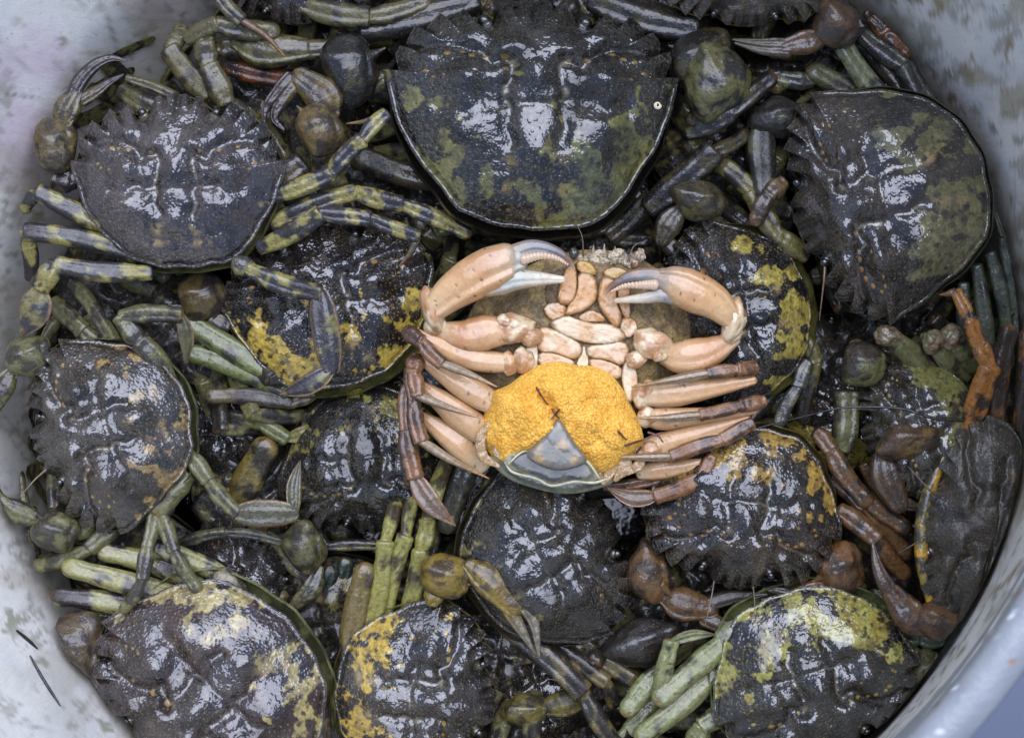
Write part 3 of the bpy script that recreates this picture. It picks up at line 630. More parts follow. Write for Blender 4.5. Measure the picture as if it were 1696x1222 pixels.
# bottom-middle crab
PF = pal(dark=(.024, .021, .022), dark2=(.036, .031, .031), blotch=((.55, .40, .06), -.03), frag=.36, leg=(.33, .33, .10), ldark=(.075, .062, .032), ldark2=(.06, .05, .03), lth=.58, dots=(.60, .38, .06), holes=1, under=(.28, .27, .09))
t = crab('black crab with bright yellow patches at the bottom centre-left, four upright yellow-green legs behind it', 700, 1152, 40, 166, -3, PF, 53, kf=.92, kb=1.05, H=.30, res=1.1)
leg(t, pal(leg=(.20, .16, .06), ldark=(.06, .045, .03), lth=.5), [(575, 1092), (604, 948)], [46], 'n', [20, 44])
leg(t, PF, [(602, 1062), (638, 898), (662, 800)], [38, 28], 'n', [16, 54, -20])
leg(t, PF, [(632, 1046), (672, 888), (700, 775)], [36, 26], 'n', [12, 50, -20])
leg(t, PF, [(668, 1036), (697, 912), (708, 862), (738, 770)], [36, 34, 32], 'n', [10, 46, 50, 0])
claw(t, pal(leg=(.27, .21, .05), ldark=(.05, .035, .025), lth=.52), 66, carpus=(738, 954, 46, 37, -10, 62), sp=(778, 968), palm=[(775, 935), (815, 965), (850, 1005)], pw=56, fix=[(838, 1000), (862, 1040), (884, 1078)], fw=28, mov=[(862, 992), (884, 1030), (893, 1086)], mw=24, palmcol=(.27, .20, .035), fcol=(.20, .19, .16), arm=[(715, 1000), (720, 970)], aw=34)

# bottom-right crab
PG = pal(dark=(.028, .026, .022), dark2=(.040, .036, .030), blotch=((.42, .42, .12), .04), frag=.34, blotch2=(.50, .42, .07), leg=(.27, .31, .155), ldark=(.06, .065, .035), ldark2=(.12, .15, .07), lth=.62, dots=(.55, .40, .08), holes=1, under=(.34, .42, .18), bulge=1.6, rim=(.30, .34, .2), mudm=.6, rough=1.2)
t = crab('black crab with broad lime-yellow blotches in the bottom right, pale green legs', 1345, 1122, 46, 179, -73, PG, 67, kf=1.0, kb=1.0, H=.30, res=1.15)
mb = MB(); ellipsoid(mb, (1218, 1052, 30), 36, 26, 22, 35, PG, col=(.36, .40, .36)); mb.build('leg', MATS['limb'], t)
leg(t, PG, [(1200, 1062), (1098, 1152)], [46], 'n', [34, 54])
leg(t, PG, [(1092, 1146), (1112, 1062), (1186, 1050)], [34, 20], 'l', [50, 62, 66])
leg(t, PG, [(1186, 1112), (1066, 1216)], [44], 'n', [20, 40]); leg(t, PG, [(1098, 1108), (1042, 1172)], [42], 'n', [20, 26])
leg(t, PG, [(1200, 1180), (1162, 1202), (1140, 1250)], [42, 44], 'n', [10, 10, -10]); leg(t, PG, [(1085, 1160), (1030, 1225)], [34], 'n', [-20, -14])
PGd = pal(leg=(.10, .16, .10), ldark=(.03, .035, .03), lth=.6, joint=(.3, .25, .18))
leg(t, PGd, [(1394, 992), (1478, 1010)], [34], 'n', [-4, 4]); leg(t, PGd, [(1410, 1020), (1520, 1056), (1572, 1066)], [40, 30], 'n', [0, 16, 18])
claw(t, PG, 16, carpus=(1540, 1112, 34, 40, 20, 20), palm=[(1545, 1150), (1520, 1185), (1490, 1210)], pw=40, palmcol=(.13, .13, .07), arm=[(1500, 1080), (1525, 1095)], aw=34)

# right-middle crab
PH = pal(dark=(.022, .020, .021), dark2=(.036, .030, .028), blotch=((.40, .27, .06), -.02), frag=.44, leg=(.16, .085, .035), ldark=(.040, .030, .026), ldark2=(.05, .04, .035), lth=.48, dots=(.50, .27, .07), holes=.9, under=(.20, .16, .06), mud=(.10, .06, .035))
t = crab('black crab with orange-yellow mottled rear, facing down right of the egg-carrying crab', 1232, 846, 48, 168, -97, PH, 71, kf=.95, kb=1.0, H=.34, res=1.15)
claw(t, PH, 14, carpus=(1074, 950, 34, 54, 12, 26), sp=(1117, 990), palm=[(1098, 990), (1130, 1000), (1172, 1008)], pw=58, fix=[(1168, 1024), (1205, 1038), (1242, 1036), (1266, 1024)], fw=30, mov=[(1172, 1000), (1210, 988), (1240, 986), (1270, 984)], mw=28, palmcol=(.15, .085, .035), fcol=(.05, .042, .038), arm=[(1080, 890), (1070, 920)], aw=34)
claw(t, PH, 20, carpus=(1392, 940, 42, 46, 20, 26), sp=(1345, 962), palm=[(1378, 975), (1345, 984), (1308, 990)], pw=50, fix=[(1306, 996), (1285, 1000), (1262, 992)], fw=26, mov=[(1310, 984), (1285, 978), (1264, 974)], mw=20, palmcol=(.20, .10, .035), fcol=(.05, .04, .03))
leg(t, PH, [(1352, 715), (1376, 745), (1432, 826)], [34, 38], 'n', [30, 36, 26]); leg(t, PH, [(1378, 790), (1432, 838), (1500, 915)], [40, 36], 'n', [0, 8, -20])
leg(t, PH, [(1390, 845), (1452, 894), (1496, 948)], [40, 34], 'n', [20, 28, 0], amount=.62); leg(t, PH, [(1412, 800), (1496, 872)], [36], 'n', [10, 8])
leg(t, PH, [(1430, 770), (1520, 905)], [30], 'n', [-40, -50])

# centre-bottom black crab
PI = pal(dark=(.019, .018, .019), dark2=(.030, .028, .026), blotch=((.20, .18, .05), -.16), leg=(.17, .14, .06), ldark=(.030, .026, .025), lth=.48, dotm=.25, under=(.10, .09, .05), pale=.35, mud=(.06, .055, .045), marks=.4)
t = crab('glossy plain black crab directly below the dark tail flap of the egg-carrying crab', 908, 918, 30, 166, 30, PI, 83, kf=.95, kb=1.0, pitch=-4, H=.40, res=1.1)
leg(t, PI, [(835, 1035), (965, 1145), (1022, 1235)], [48, 36], 'n', [0, 14, 4]); leg(t, PI, [(895, 1050), (1004, 1130), (1015, 1165)], [34, 28], 'n', [-14, -4, -30]); leg(t, PI, [(940, 1040), (1045, 1122)], [42], 'n', [-24, -20], amount=.54)
claw(t, PI, -6, carpus=(1062, 1064, 62, 42, 18, 4), amount=.2, palm=[(1010, 1060), (990, 1048)], pw=40)
leg(t, PI, [(830, 775), (795, 850), (790, 900)], [36, 28], 'n', [-40, -30, -30])

# big upper-right crab
PJ = pal(dark=(.045, .040, .042), dark2=(.068, .058, .053), blotch=((.18, .18, .085), -.01), frag=.4, leg=(.11, .12, .075), ldark=(.035, .034, .035), ldark2=(.05, .05, .055), lth=.5, dots=(.55, .33, .10), holes=.9, under=(.16, .17, .09), rim=(.16, .17, .14), pale=1, bulge=.6)
t = crab('large grey-black crab with olive blotches leaning against the upper right wall', 1432, 338, 66, 203, 199, PJ, 97, kf=.72, kb=1.20, pitch=-8, roll=0, H=.36, res=1.25)
leg(t, PJ, [(1262, 205), (1268, 315)], [50], 'n', [20, 30], amount=.42); claw(t, PJ, 10, carpus=(1288, 196, 46, 36, 10, 20), amount=.3)
PJl = pal(leg=(.22, .25, .16), ldark=(.05, .052, .055), lth=.52, joint=(.50, .28, .12))
leg(t, PJl, [(1482, 190), (1398, 78)], [42], 'n', [20, 24]); leg(t, pal(leg=(.10, .11, .09), ldark=(.04, .04, .048), lth=.46), [(1570, 215), (1500, 110), (1430, 60)], [46, 40], 'n', [14, 6, -10])
leg(t, pal(leg=(.07, .06, .05), ldark=(.03, .03, .035), lth=.46), [(1510, 175), (1432, 70)], [40], 'n', [-20, -20])
leg(t, PJl, [(1345, 135), (1283, 128)], [34], 'n', [-6, -4], amount=.45); leg(t, pal(leg=(.13, .15, .08), ldark=(.05, .05, .04), lth=.5), [(1420, 165), (1352, 122)], [44], 'n', [0, -4])
PJm = pal(leg=(.10, .13, .10), ldark=(.045, .048, .05), lth=.55)
leg(t, PJm, [(1618, 440), (1640, 620)], [30], 'n', [10, -20]); leg(t, PJm, [(1640, 420), (1672, 600)], [28], 'n', [14, -20]); leg(t, PJm, [(1662, 395), (1692, 545)], [32], 'n', [16, -10]); leg(t, PJm, [(1596, 470), (1616, 640)], [28], 'n', [0, -30])
leg(t, PJm, [(1650, 330), (1694, 430)], [32], 'n', [0, 0])

# spotted crab under the left crab's legs
PK = pal(dark=(.020, .018, .020), dark2=(.033, .026, .026), blotch=((.58, .44, .08), -.03), frag=.5, leg=(.20, .24, .10), ldark=(.05, .055, .04), ldark2=(.04, .04, .03), lth=.6, dots=(.62, .36, .06), holes=.9, under=(.34, .36, .12), bulge=1.7, mud=(.05, .035, .03))
t = crab('black crab with golden-yellow spots lying under the banded legs, left of the egg-carrying crab', 544, 492, -2, 181, 100.6, PK, 103, kf=.82, kb=1.0, H=.28, res=1.2)
leg(t, PK, [(470, 628), (315, 536)], [46], 'n', [-16, -10]); leg(t, PK, [(475, 652), (322, 586)], [40], 'n', [-24, -14])
claw(t, pal(leg=(.13, .10, .04), ldark=(.04, .032, .03), lth=.5), -10, carpus=(336, 490, 44, 40, 20, -6), arm=[(380, 540), (350, 525)], aw=36)
leg(t, pal(leg=(.16, .14, .08), ldark=(.055, .045, .042), lth=.5), [(520, 655), (482, 668), (352, 656)], [24, 32], 'n', [-30, -24, -14])
leg(t, pal(leg=(.16, .18, .06), ldark=(.05, .05, .035), lth=.5, tip0=(.22, .20, .05), ldark2=(.2, .19, .05)), [(372, 688), (430, 700), (476, 727), (548, 716)], [30, 30, 27], 'l', [-50, -34, -30, -24])
leg(t, PK, [(720, 380), (760, 352)], [44], 'n', [-30, -36])

# crab half hidden under the right claws
PL = pal(dark=(.022, .021, .024), dark2=(.032, .031, .034), blotch=((.42, .36, .08), -.015), frag=.4, leg=(.16, .15, .05), ldark=(.035, .03, .026), ldark2=(.06, .05, .04), lth=.5, dots=(.42, .22, .05), holes=.7, under=(.26, .26, .08), bulge=1.6, rim=(.10, .10, .07))
t = crab('black and yellow crab mostly hidden under the right claw of the egg-carrying crab', 1216, 520, 22, 162, 191, PL, 113, kf=.85, kb=.92, pitch=0, roll=0, H=.38, res=1.1)
claw(t, PL, 20, carpus=(1158, 332, 48, 34, -8, 30), palm=[(1128, 345), (1108, 372), (1098, 395)], pw=44, palmcol=(.075, .065, .035), amount=.35, arm=[(1120, 420), (1100, 400)], aw=30)
leg(t, PL, [(1335, 425), (1288, 392), (1245, 318), (1190, 270)], [40, 40, 38], 'n', [10, 24, 24, 0]); leg(t, pal(leg=(.16, .11, .06), ldark=(.06, .045, .035), lth=.5), [(1298, 302), (1272, 325), (1254, 362)], [36, 34], 'n', [40, 52, 44])
leg(t, pal(leg=(.20, .21, .17), ldark=(.07, .075, .08), lth=.5), [(1338, 600), (1322, 640), (1292, 698)], [30, 26], 'n', [6, 10, 0]); leg(t, PL, [(1290, 630), (1230, 700)], [38], 'n', [-20, -24])
leg(t, PL, [(1330, 560), (1352, 600), (1330, 690)], [32, 30], 'n', [0, -6, -40])

# dark dry-looking crab at the right edge
PM = pal(dark=(.048, .044, .040), dark2=(.075, .066, .052), blotch=((.12, .10, .05), -.10), leg=(.40, .17, .035), ldark=(.045, .028, .020), ldark2=(.10, .05, .03), lth=.56, dotm=.1, under=(.30, .24, .04), pale=.15, mud=(.07, .065, .055), mat='shell_dry', marks=.2, rough=.25, rel=.7, joint=(.5, .3, .18), tip0=(.20, .09, .035), tip1=(.30, .15, .06), tipline=(.10, .05, .03))
PMY = PM
t = crab('dull dark grey crab at the right edge with upright orange legs', 1634, 868, 80, 178, 172, PM, 127, kf=.78, kb=.62, pitch=-5, roll=0, H=.22, tooth=.7, res=1.1)
leg(t, PM, [(1605, 712), (1640, 608), (1607, 530), (1583, 482), (1556, 488)], [46, 34, 26, 13], 'w', [60, 104, 116, 112, 104])
leg(t, pal(leg=(.20, .09, .03), ldark=(.04, .028, .02), lth=.46), [(1650, 705), (1670, 552)], [40], 'n', [60, 96]); leg(t, pal(leg=(.20, .09, .03), ldark=(.04, .028, .02), lth=.46), [(1688, 712), (1700, 560)], [38], 'n', [60, 90])
claw(t, pal(leg=(.16, .07, .03), ldark=(.04, .032, .03), lth=.5), 60, carpus=(1556, 1028, 44, 34, -20, 70), palm=[(1535, 1045), (1508, 1020), (1480, 985)], pw=56, fix=[(1500, 1010), (1470, 975), (1452, 940)], fw=26, mov=[(1478, 985), (1456, 945), (1445, 899)], mw=28, palmcol=(.14, .075, .035), fcol=(.11, .075, .06), amount=.3)
leg(t, pal(leg=(.12, .06, .03), ldark=(.03, .024, .02)), [(1612, 975), (1608, 1050), (1590, 1072)], [24, 20], 'n', [40, 50, 30]); leg(t, pal(leg=(.08, .05, .03), ldark=(.03, .024, .02)), [(1680, 960), (1630, 1080)], [34], 'n', [10, 0])

P_ = wpts([(1596, 716, 70), (1556, 770, 70), (1530, 850, 70), (1527, 930, 70), (1545, 1015, 68)]); v, q, t3, tp, an = tube(P_, [10, 20, 24, 22, 10], .9, n=60, ns=16)
mb = MB(); mb.add(v, q, t3, mixc(mixc(np.tile(np.array((.30, .24, .05)), (len(v), 1)), (.75, .42, .02), ss(.52, .6, fbm(v/30, 3, 3))), (.05, .045, .03), ss(.5, .6, fbm(v/13, 6, 3)))); mb.build('front_margin', MATS['limb'], t)
# olive-sided crab on the right
PN = pal(dark=(.040, .036, .033), dark2=(.065, .055, .045), blotch=((.20, .21, .06), .06), leg=(.15, .16, .075), ldark=(.05, .042, .035), ldark2=(.07, .06, .04), lth=.54, dots=(.55, .40, .14), holes=.4, under=(.15, .16, .07), joint=(.42, .30, .22))
t = crab('small olive-sided crab on the right below the large grey-black one', 1522, 706, 32, 122, 200, PN, 131, kf=.95, kb=.95, pitch=-6, roll=8, H=.40, res=.95)
claw(t, PN, 10, arm=[(1395, 745), (1402, 650)], aw=46, carpus=(1430, 604, 40, 38, 0, 40), amount=.48)
claw(t, pal(leg=(.22, .15, .04), ldark=(.04, .032, .028), lth=.48), 40, carpus=(1512, 728, 62, 38, 4, 62), palm=[(1462, 745), (1468, 790), (1488, 832)], pw=56, palmcol=(.10, .06, .03), fix=[(1490, 830), (1515, 838), (1532, 832)], fw=24, amount=.44)
for a_, b_, w_ in (((1545, 615), (1470, 556), 44), ((1600, 625), (1546, 566), 46), ((1632, 618), (1578, 558), 46)):
    leg(t, PN, [a_, b_], [w_], 'n', [10, 46])
    mb = MB(); ellipsoid(mb, (b_[0], b_[1], 50), 21, 19, 15, 0, PN, col=(.26, .20, .15), lump=.25); mb.build('leg_knuckle', MATS['limb'], t)
leg(t, PN, [(1470, 600), (1420, 575)], [36], 'n', [-30, -30])

# head-down black crab left of the brood crab
PO = pal(dark=(.018, .018, .019), dark2=(.028, .028, .027), blotch=((.26, .25, .06), -.06), leg=(.15, .14, .05), ldark=(.03, .03, .026), dots=(.40, .28, .06), under=(.14, .14, .06), mud=(.04, .042, .04), pale=.5)
t = crab('black crab pointing down between the spotted crab and the bottom-middle legs', 612, 770, -34, 152, -82, PO, 139, kf=.95, kb=1.0, H=.42)
leg(t, PO, [(720, 700), (760, 780), (700, 870)], [40, 36], 'n', [-60, -40, -50]); leg(t, pal(leg=(.10, .10, .07), ldark=(.04, .04, .035)), [(800, 640), (790, 740), (742, 868)], [44, 44], 'n', [-20, 0, -20])
leg(t, PO, [(520, 870), (540, 905), (640, 905)], [26, 22], 'n', [-60, -50, -50])

# smaller glimpses
PP = pal(dark=(.014, .014, .016), dark2=(.022, .022, .024), blotch=((.2, .2, .06), -.3), leg=(.14, .13, .05), ldark=(.025, .024, .024), dotm=.2, under=(.06, .06, .04), pale=.2)
t = crab('wet black crab sunk in the gap right of the tan mottled left crab', 372, 700, -96, 100, 20, PP, 149, kf=.9, H=.4, res=.8)
leg(t, pal(leg=(.20, .16, .05), ldark=(.04, .035, .025)), [(395, 830), (438, 745)], [58], 'n', [-70, -40]); leg(t, PP, [(330, 830), (420, 870)], [60], 'n', [-80, -80], amount=.5)
leg(t, pal(leg=(.12, .12, .07), ldark=(.04, .04, .035)), [(295, 902), (372, 882), (462, 896)], [24, 20], 'n', [-20, -10, -20])
PQ = pal(dark=(.022, .019, .021), dark2=(.032, .027, .028), blotch=((.2, .16, .06), -.3), leg=(.12, .12, .05), ldark=(.028, .027, .026), dots=(.55, .30, .06), under=(.06, .06, .04), pale=.3)
t = crab('dark crab with a row of orange dots behind the bottom-left crab', 398, 968, -60, 116, 38, PQ, 151, kf=.9, H=.42, res=.9)
claw(t, PQ, -40, carpus=(504, 905, 36, 46, 10, -26), palm=[(530, 940), (515, 975), (490, 1000)], pw=34, palmcol=(.16, .15, .08), arm=[(495, 862), (500, 880)], aw=34, amount=.5)
PT = pal(leg=(.035, .07, .05), ldark=(.016, .03, .026), lth=.52)
leg(t, PT, [(500, 1075), (545, 950)], [40], 'n', [-80, -60]); leg(t, PT, [(540, 1085), (572, 935)], [34], 'n', [-90, -70]); leg(t, PQ, [(520, 1130), (560, 1010)], [50], 'n', [-100, -90])
# top-left crab, head towards the lens, brown
PR = pal(dark=(.040, .034, .030), dark2=(.060, .045, .036), blotch=((.16, .12, .06), -.15), leg=(.16, .15, .075), ldark=(.05, .046, .038), ldark2=(.08, .07, .05), lth=.56, dots=(.45, .22, .06), under=(.17, .16, .07), tip0=(.20, .11, .04), tip1=(.45, .20, .05))
t = crab('brown crab at the top left edge, seen only by its toothed front', 490, -62, 20, 140, -92, PR, 157, kf=.95, H=.3, pitch=4)
leg(t, PR, [(375, 172), (345, 110), (340, 62)], [46, 42], 'n', [40, 44, 30]); leg(t, PR, [(345, 158), (280, 82), (300, 50)], [44, 34], 'n', [30, 30, 10]); leg(t, PR, [(310, 66), (360, 40), (448, 52)], [34, 40], 'n', [30, 50, 30])
leg(t, PR, [(360, -10), (400, 34), (472, 94)], [30, 15], 'w', [70, 66, 60]); claw(t, PR, 10, palm=[(390, 70), (440, 82), (500, 82)], pw=62, fix=[(500, 84), (560, 78), (610, 74)], fw=34, palmcol=(.19, .18, .08), fcol=(.10, .10, .05), arm=[(360, 78), (400, 72)], aw=40)
leg(t, PR, [(500, 8), (610, 28), (700, 4)], [46, 36], 'n', [40, 46, 30]); leg(t, PR, [(372, 172), (420, 205), (468, 262)], [40, 42], 'n', [10, 6, 0])
leg(t, pal(leg=(.24, .08, .025), ldark=(.06, .03, .02), lth=.52), [(372, 108), (492, 132)], [38], 'n', [-30, -26]); leg(t, PR, [(200, 150), (330, 205)], [44], 'n', [0, 10]); leg(t, PR, [(210, 130), (310, 172)], [20], 'n', [26, 26])
# top-right crab, grey
PS = pal(dark=(.055, .052, .048), dark2=(.075, .070, .062), blotch=((.12, .10, .06), -.2), leg=(.13, .12, .08), ldark=(.055, .05, .046), lth=.5, dotm=.0, under=(.30, .18, .04), mat='shell_dry', pale=.2, mud=(.10, .095, .085))
t = crab('dull grey crab at the top right edge with its front teeth showing', 1238, -52, 60, 150, -93, PS, 163, kf=.82, H=.22, kw=1)
claw(t, PS, 40, carpus=(1384, 40, 44, 40, -40, 46), sp=None, palm=[(1368, 62), (1335, 70), (1300, 78)], pw=42, fix=[(1304, 84), (1260, 82), (1218, 72)], fw=26, mov=[(1300, 72), (1262, 72), (1214, 66)], mw=20, palmcol=(.17, .10, .06), fcol=(.13, .12, .10))
leg(t, pal(leg=(.22, .09, .03), ldark=(.06, .035, .025), lth=.5), [(1440, 20), (1468, 55), (1504, 82)], [40, 38], 'n', [-10, 6, 0]); leg(t, PS, [(1410, 20), (1440, 70)], [40], 'n', [-30, -30])
# bottom-centre sunken crabs
PU = pal(dark=(.020, .018, .019), dark2=(.030, .026, .026), blotch=((.40, .28, .06), -.16), leg=(.17, .15, .04), ldark=(.028, .026, .022), dots=(.45, .26, .05), under=(.08, .07, .04), pale=.3)
t = crab('black spiny-fronted crab cut off by the bottom edge right of centre', 985, 1300, -20, 128, 96, PU, 167, kf=.95, H=.4, pitch=6)
claw(t, PU, -30, carpus=(872, 1176, 40, 30, 0, -26), sp=(905, 1180), palm=[(895, 1172), (935, 1165), (965, 1158)], pw=46, palmcol=(.17, .15, .045), fcol=(.06, .05, .03))
t = crab('dark crab in the shadow between the two bottom crabs, under the yellow claw', 888, 1150, -100, 115, 200, PU, 173, H=.4, res=.8)
t = crab('yellowish crab deep in the gap under the olive-sided crab', 1400, 690, -86, 104, 95, pal(dark=(.025, .024, .026), dark2=(.035, .032, .03), blotch=((.34, .30, .06), .12), leg=(.15, .14, .05), under=(.16, .15, .05)), 179, H=.35, res=.8)

# ------------------------------------------------------------------ the upturned crab with her eggs
def pillow(outl, z, h, col, col2=None, pw=2.2, amp=0, sm=3, skirt=14, edgecol=None, nr=14, spots=False, dens=None, grow=1.0):
    P = np.array([W(x, y, z)[:2] for x, y in outl]); n0 = len(P)
    for _ in range(sm):   # corner cutting
        Q = np.roll(P, -1, 0); P = np.stack([P*.75+Q*.25, P*.25+Q*.75], 1).reshape(-1, 2)
    if dens:
        d = np.r_[0, np.cumsum(np.hypot(*np.diff(np.vstack([P, P[:1]]), axis=0).T))]; u = np.linspace(0, d[-1], dens, endpoint=False)
        PP = np.vstack([P, P[:1]]); P = np.stack([np.interp(u, d, PP[:, 0]), np.interp(u, d, PP[:, 1])], 1)
    if np.sum(P[:, 0]*np.roll(P[:, 1], -1)-np.roll(P[:, 0], -1)*P[:, 1]) > 0: P = P[::-1]
    m = len(P); c0 = P.mean(0); P = c0+(P-c0)*grow; rr = 1-(1-np.linspace(0, 1, nr))**1.6
    v = [np.array([[c0[0], c0[1], z+h]])]; R = [np.zeros(1)]
    for r in rr[1:]:
        v.append(np.c_[c0+(P-c0)*r, np.full(m, z+h*(1-r**pw)**.6)]); R.append(np.full(m, r))
    v.append(np.c_[c0+(P-c0)*1.0, np.full(m, z-skirt)]); R.append(np.full(m, 1.0))
    v = np.vstack(v); R = np.concatenate(R)
    if amp: v[:, 2] += amp*(fbm(v/12, 5, 4)-.5)*2
    c = np.tile(np.array(col, float), (len(v), 1))*(.8+.4*fbm(v/14, 9, 4))[:, None]
    if col2 is not None: c = mixc(c, col2, ss(.45, .65, fbm(v/20, 13, 3)))
    if edgecol is not None: c = mixc(c, edgecol, ss(.80, .97, R+.15*(fbm(v/4, 3, 2)-.5)))
    q = grid_faces(nr, m, off=1); t3 = [(0, 1+(j+1) % m, 1+j) for j in range(m)]
    mb = MB(); mb.add(v, q, t3, c); return mb
hero = thing('crab', 930, 600, 60, 'pale upturned crab carrying a yellow egg mass, in the middle of the heap', 'crab', 'live crabs heaped in the bucket')
PA = pal(leg=(.50, .30, .175), ldark=(.40, .22, .12), ldark2=(.20, .12, .08), lth=.60, joint=(.60, .52, .42), tip0=(.22, .19, .16), tip1=(.50, .27, .11), tipline=(.06, .055, .055))
PAb = pal(leg=(.28, .14, .07), ldark=(.10, .05, .028), ldark2=(.20, .14, .11), lth=.50, joint=(.50, .38, .28), tip0=(.44, .33, .22), tip1=(.66, .38, .17), tipline=(.07, .06, .06))
PEACH, WHT = (.58, .41, .27), (.64, .57, .47)
ZA = 96
body = pillow([(850, 452), (900, 428), (945, 415), (1000, 412), (1055, 424), (1100, 452), (1150, 500), (1155, 570), (1100, 670), (1040, 740), (930, 790), (840, 740), (790, 660), (760, 560), (790, 490)], ZA-54, 52, (.17, .13, .07), (.34, .27, .13), amp=3, skirt=30, nr=40, dens=260).build('carapace', MATS['hairy'], hero)
# ragged pale front edge of the shell
PALE = pal(leg=(.5, .5, .46), ldark=(.3, .28, .25)); mb = MB(); r = random.Random(4)
for k in range(26):
    x = 962+k*3.9; y = 430+6*math.sin(k*.7)+r.uniform(-5, 5); ellipsoid(mb, (x, y, ZA-34+r.uniform(-6, 6)), r.uniform(6, 12), r.uniform(5, 11), 9, r.uniform(0, 90), PALE, col=(.55+.1*r.random(), .54, .50), lump=.4)
for x, y in ((982, 428), (1000, 426), (1020, 430), (1044, 437)):
    spine(mb, (x, y, ZA-30), (x+r.uniform(-3, 3), y-22, ZA-34), 14, (.32, .29, .26))
mb.build('frontal_margin', MATS['hairy'], hero)
for x, y in ((951, 420), (1052, 436)):
    mb = MB(); ellipsoid(mb, (x, y, ZA-30), 8, 10, 9, 0, PA, col=(.09, .09, .09)); mb.build('eye', MATS['eye'], hero)
for pts in (((966, 424), (964, 392), (952, 366)), ((1040, 432), (1050, 408), (1072, 398))):
    plain_tube('antenna', Z(pts, ZA-20), 3.2, (.10, .08, .07), 'limb', hero, 1.2)
# mouth plates and breast plates, fitted together on a hairy brown base
OR1, OR2 = (.52, .29, .11), (.58, .38, .22)
pillow([(905, 452), (960, 432), (1035, 440), (1055, 500), (1060, 560), (1060, 640), (1040, 680), (860, 660), (850, 600), (862, 560), (900, 520)], ZA-16, 14, (.20, .145, .09), (.12, .09, .06), amp=2.5, skirt=40, nr=24, dens=200, sm=2).build('breast_plate', MATS['hairy'], hero)
for nm, ol, z_, h_, c1, c2 in (
    ('mouth_plate', [(928, 468), (940, 442), (953, 444), (955, 480), (947, 503), (923, 500)], 4, 9, OR1, None),
    ('mouth_plate', [(957, 452), (984, 458), (989, 492), (972, 512), (937, 522), (941, 506), (957, 486)], 1, 9, OR2, OR1),
    ('mouth_plate', [(1000, 460), (993, 474), (991, 504), (1003, 522), (1020, 543), (1030, 524), (1020, 500), (1020, 468)], 1, 9, OR2, OR1),
    ('mouth_plate', [(1023, 468), (1042, 466), (1044, 532), (1032, 524), (1024, 500)], -2, 8, OR1, None),
    ('mouth_plate', [(955, 432), (976, 434), (988, 448), (984, 457), (957, 451)], -2, 8, (.46, .30, .05), OR1),
    ('mouth_plate', [(1000, 448), (1020, 442), (1040, 450), (1038, 464), (1003, 460)], -2, 7, OR1, (.42, .28, .06)),
    ('mouth_plate', [(900, 508), (920, 500), (938, 506), (934, 524), (922, 534), (906, 524)], -3, 8, WHT, OR1),
    ('mouth_plate', [(1032, 524), (1052, 530), (1056, 546), (1040, 562), (1026, 546)], -3, 8, WHT, OR1),
    ('breast_plate', [(958, 524), (978, 513), (998, 522), (1003, 532), (984, 533), (964, 531)], -2, 5, PEACH, OR1),
    ('breast_plate', [(915, 533), (940, 523), (960, 531), (984, 537), (1006, 536), (1029, 548), (1031, 562), (1008, 569), (976, 568), (944, 559), (922, 547)], 0, 9, PEACH, WHT),
    ('breast_plate', [(897, 541), (922, 549), (946, 561), (962, 572), (959, 589), (946, 594), (920, 583), (893, 582), (891, 560)], 1, 9, PEACH, WHT),
    ('breast_plate', [(893, 584), (920, 585), (948, 596), (950, 608), (915, 612), (892, 602)], 0, 7, PEACH, OR2),
    ('breast_plate', [(972, 573), (1004, 571), (1034, 565), (1041, 585), (1030, 606), (1004, 594), (976, 592)], 1, 9, PEACH, WHT),
    ('breast_plate', [(976, 594), (1004, 597), (1030, 609), (1026, 628), (1002, 622), (980, 608)], 0, 7, PEACH, OR2),
    ('breast_plate', [(866, 580), (889, 566), (891, 600), (884, 626), (868, 634), (862, 604)], 0, 9, WHT, PEACH),
    ('breast_plate', [(1031, 608), (1043, 590), (1054, 612), (1056, 650), (1040, 668), (1030, 634)], 0, 9, WHT, PEACH),
    ('breast_plate', [(960, 590), (964, 574), (971, 576), (975, 598), (972, 608), (954, 606)], 0, 5, WHT, None)):
    pillow(ol, ZA+z_, h_-2, c1, c2, pw=9, amp=2.2, skirt=20, edgecol=(.20, .14, .09), nr=16, sm=1, dens=130, grow=1.14).build(nm, MATS['pale_shell'], hero)
# shoulder joints
def blob(nm, lst, mat='pale_shell', par=None):
    mb = MB()
    for x, y, z_, rx, ry, rz, an, col in lst: ellipsoid(mb, (x, y, z_), rx, ry, rz, an, PA, col=col, lump=.09)
    return mb.build(nm, MATS[mat], par or hero)
blob('claw_joint', [(852, 545, ZA+14, 36, 25, 20, 10, WHT), (880, 558, ZA+12, 20, 17, 16, 0, WHT), (838, 533, ZA+24, 16, 10, 12, -30, (.66, .60, .50))])
blob('claw_joint', [(1082, 570, ZA+14, 34, 25, 20, -12, WHT), (1056, 594, ZA+10, 20, 15, 15, 30, WHT), (1092, 590, ZA+26, 13, 9, 10, 0, (.66, .60, .50))])
blob('leg_joint', [(868, 597, ZA+8, 18, 22, 16, 0, WHT), (845, 602, ZA+6, 16, 20, 14, 10, PEACH)]); blob('leg_joint', [(1062, 656, ZA+6, 16, 22, 15, 10, WHT), (1076, 645, ZA+8, 12, 17, 13, 0, PEACH)])
blob('leg_joint', [(822, 668, ZA+2, 20, 18, 14, 0, WHT)]); blob('leg_joint', [(1072, 690, ZA+2, 18, 18, 14, 0, WHT)])
blob('leg_joint', [(1080, 745, ZA-6, 20, 16, 14, 0, PEACH)])
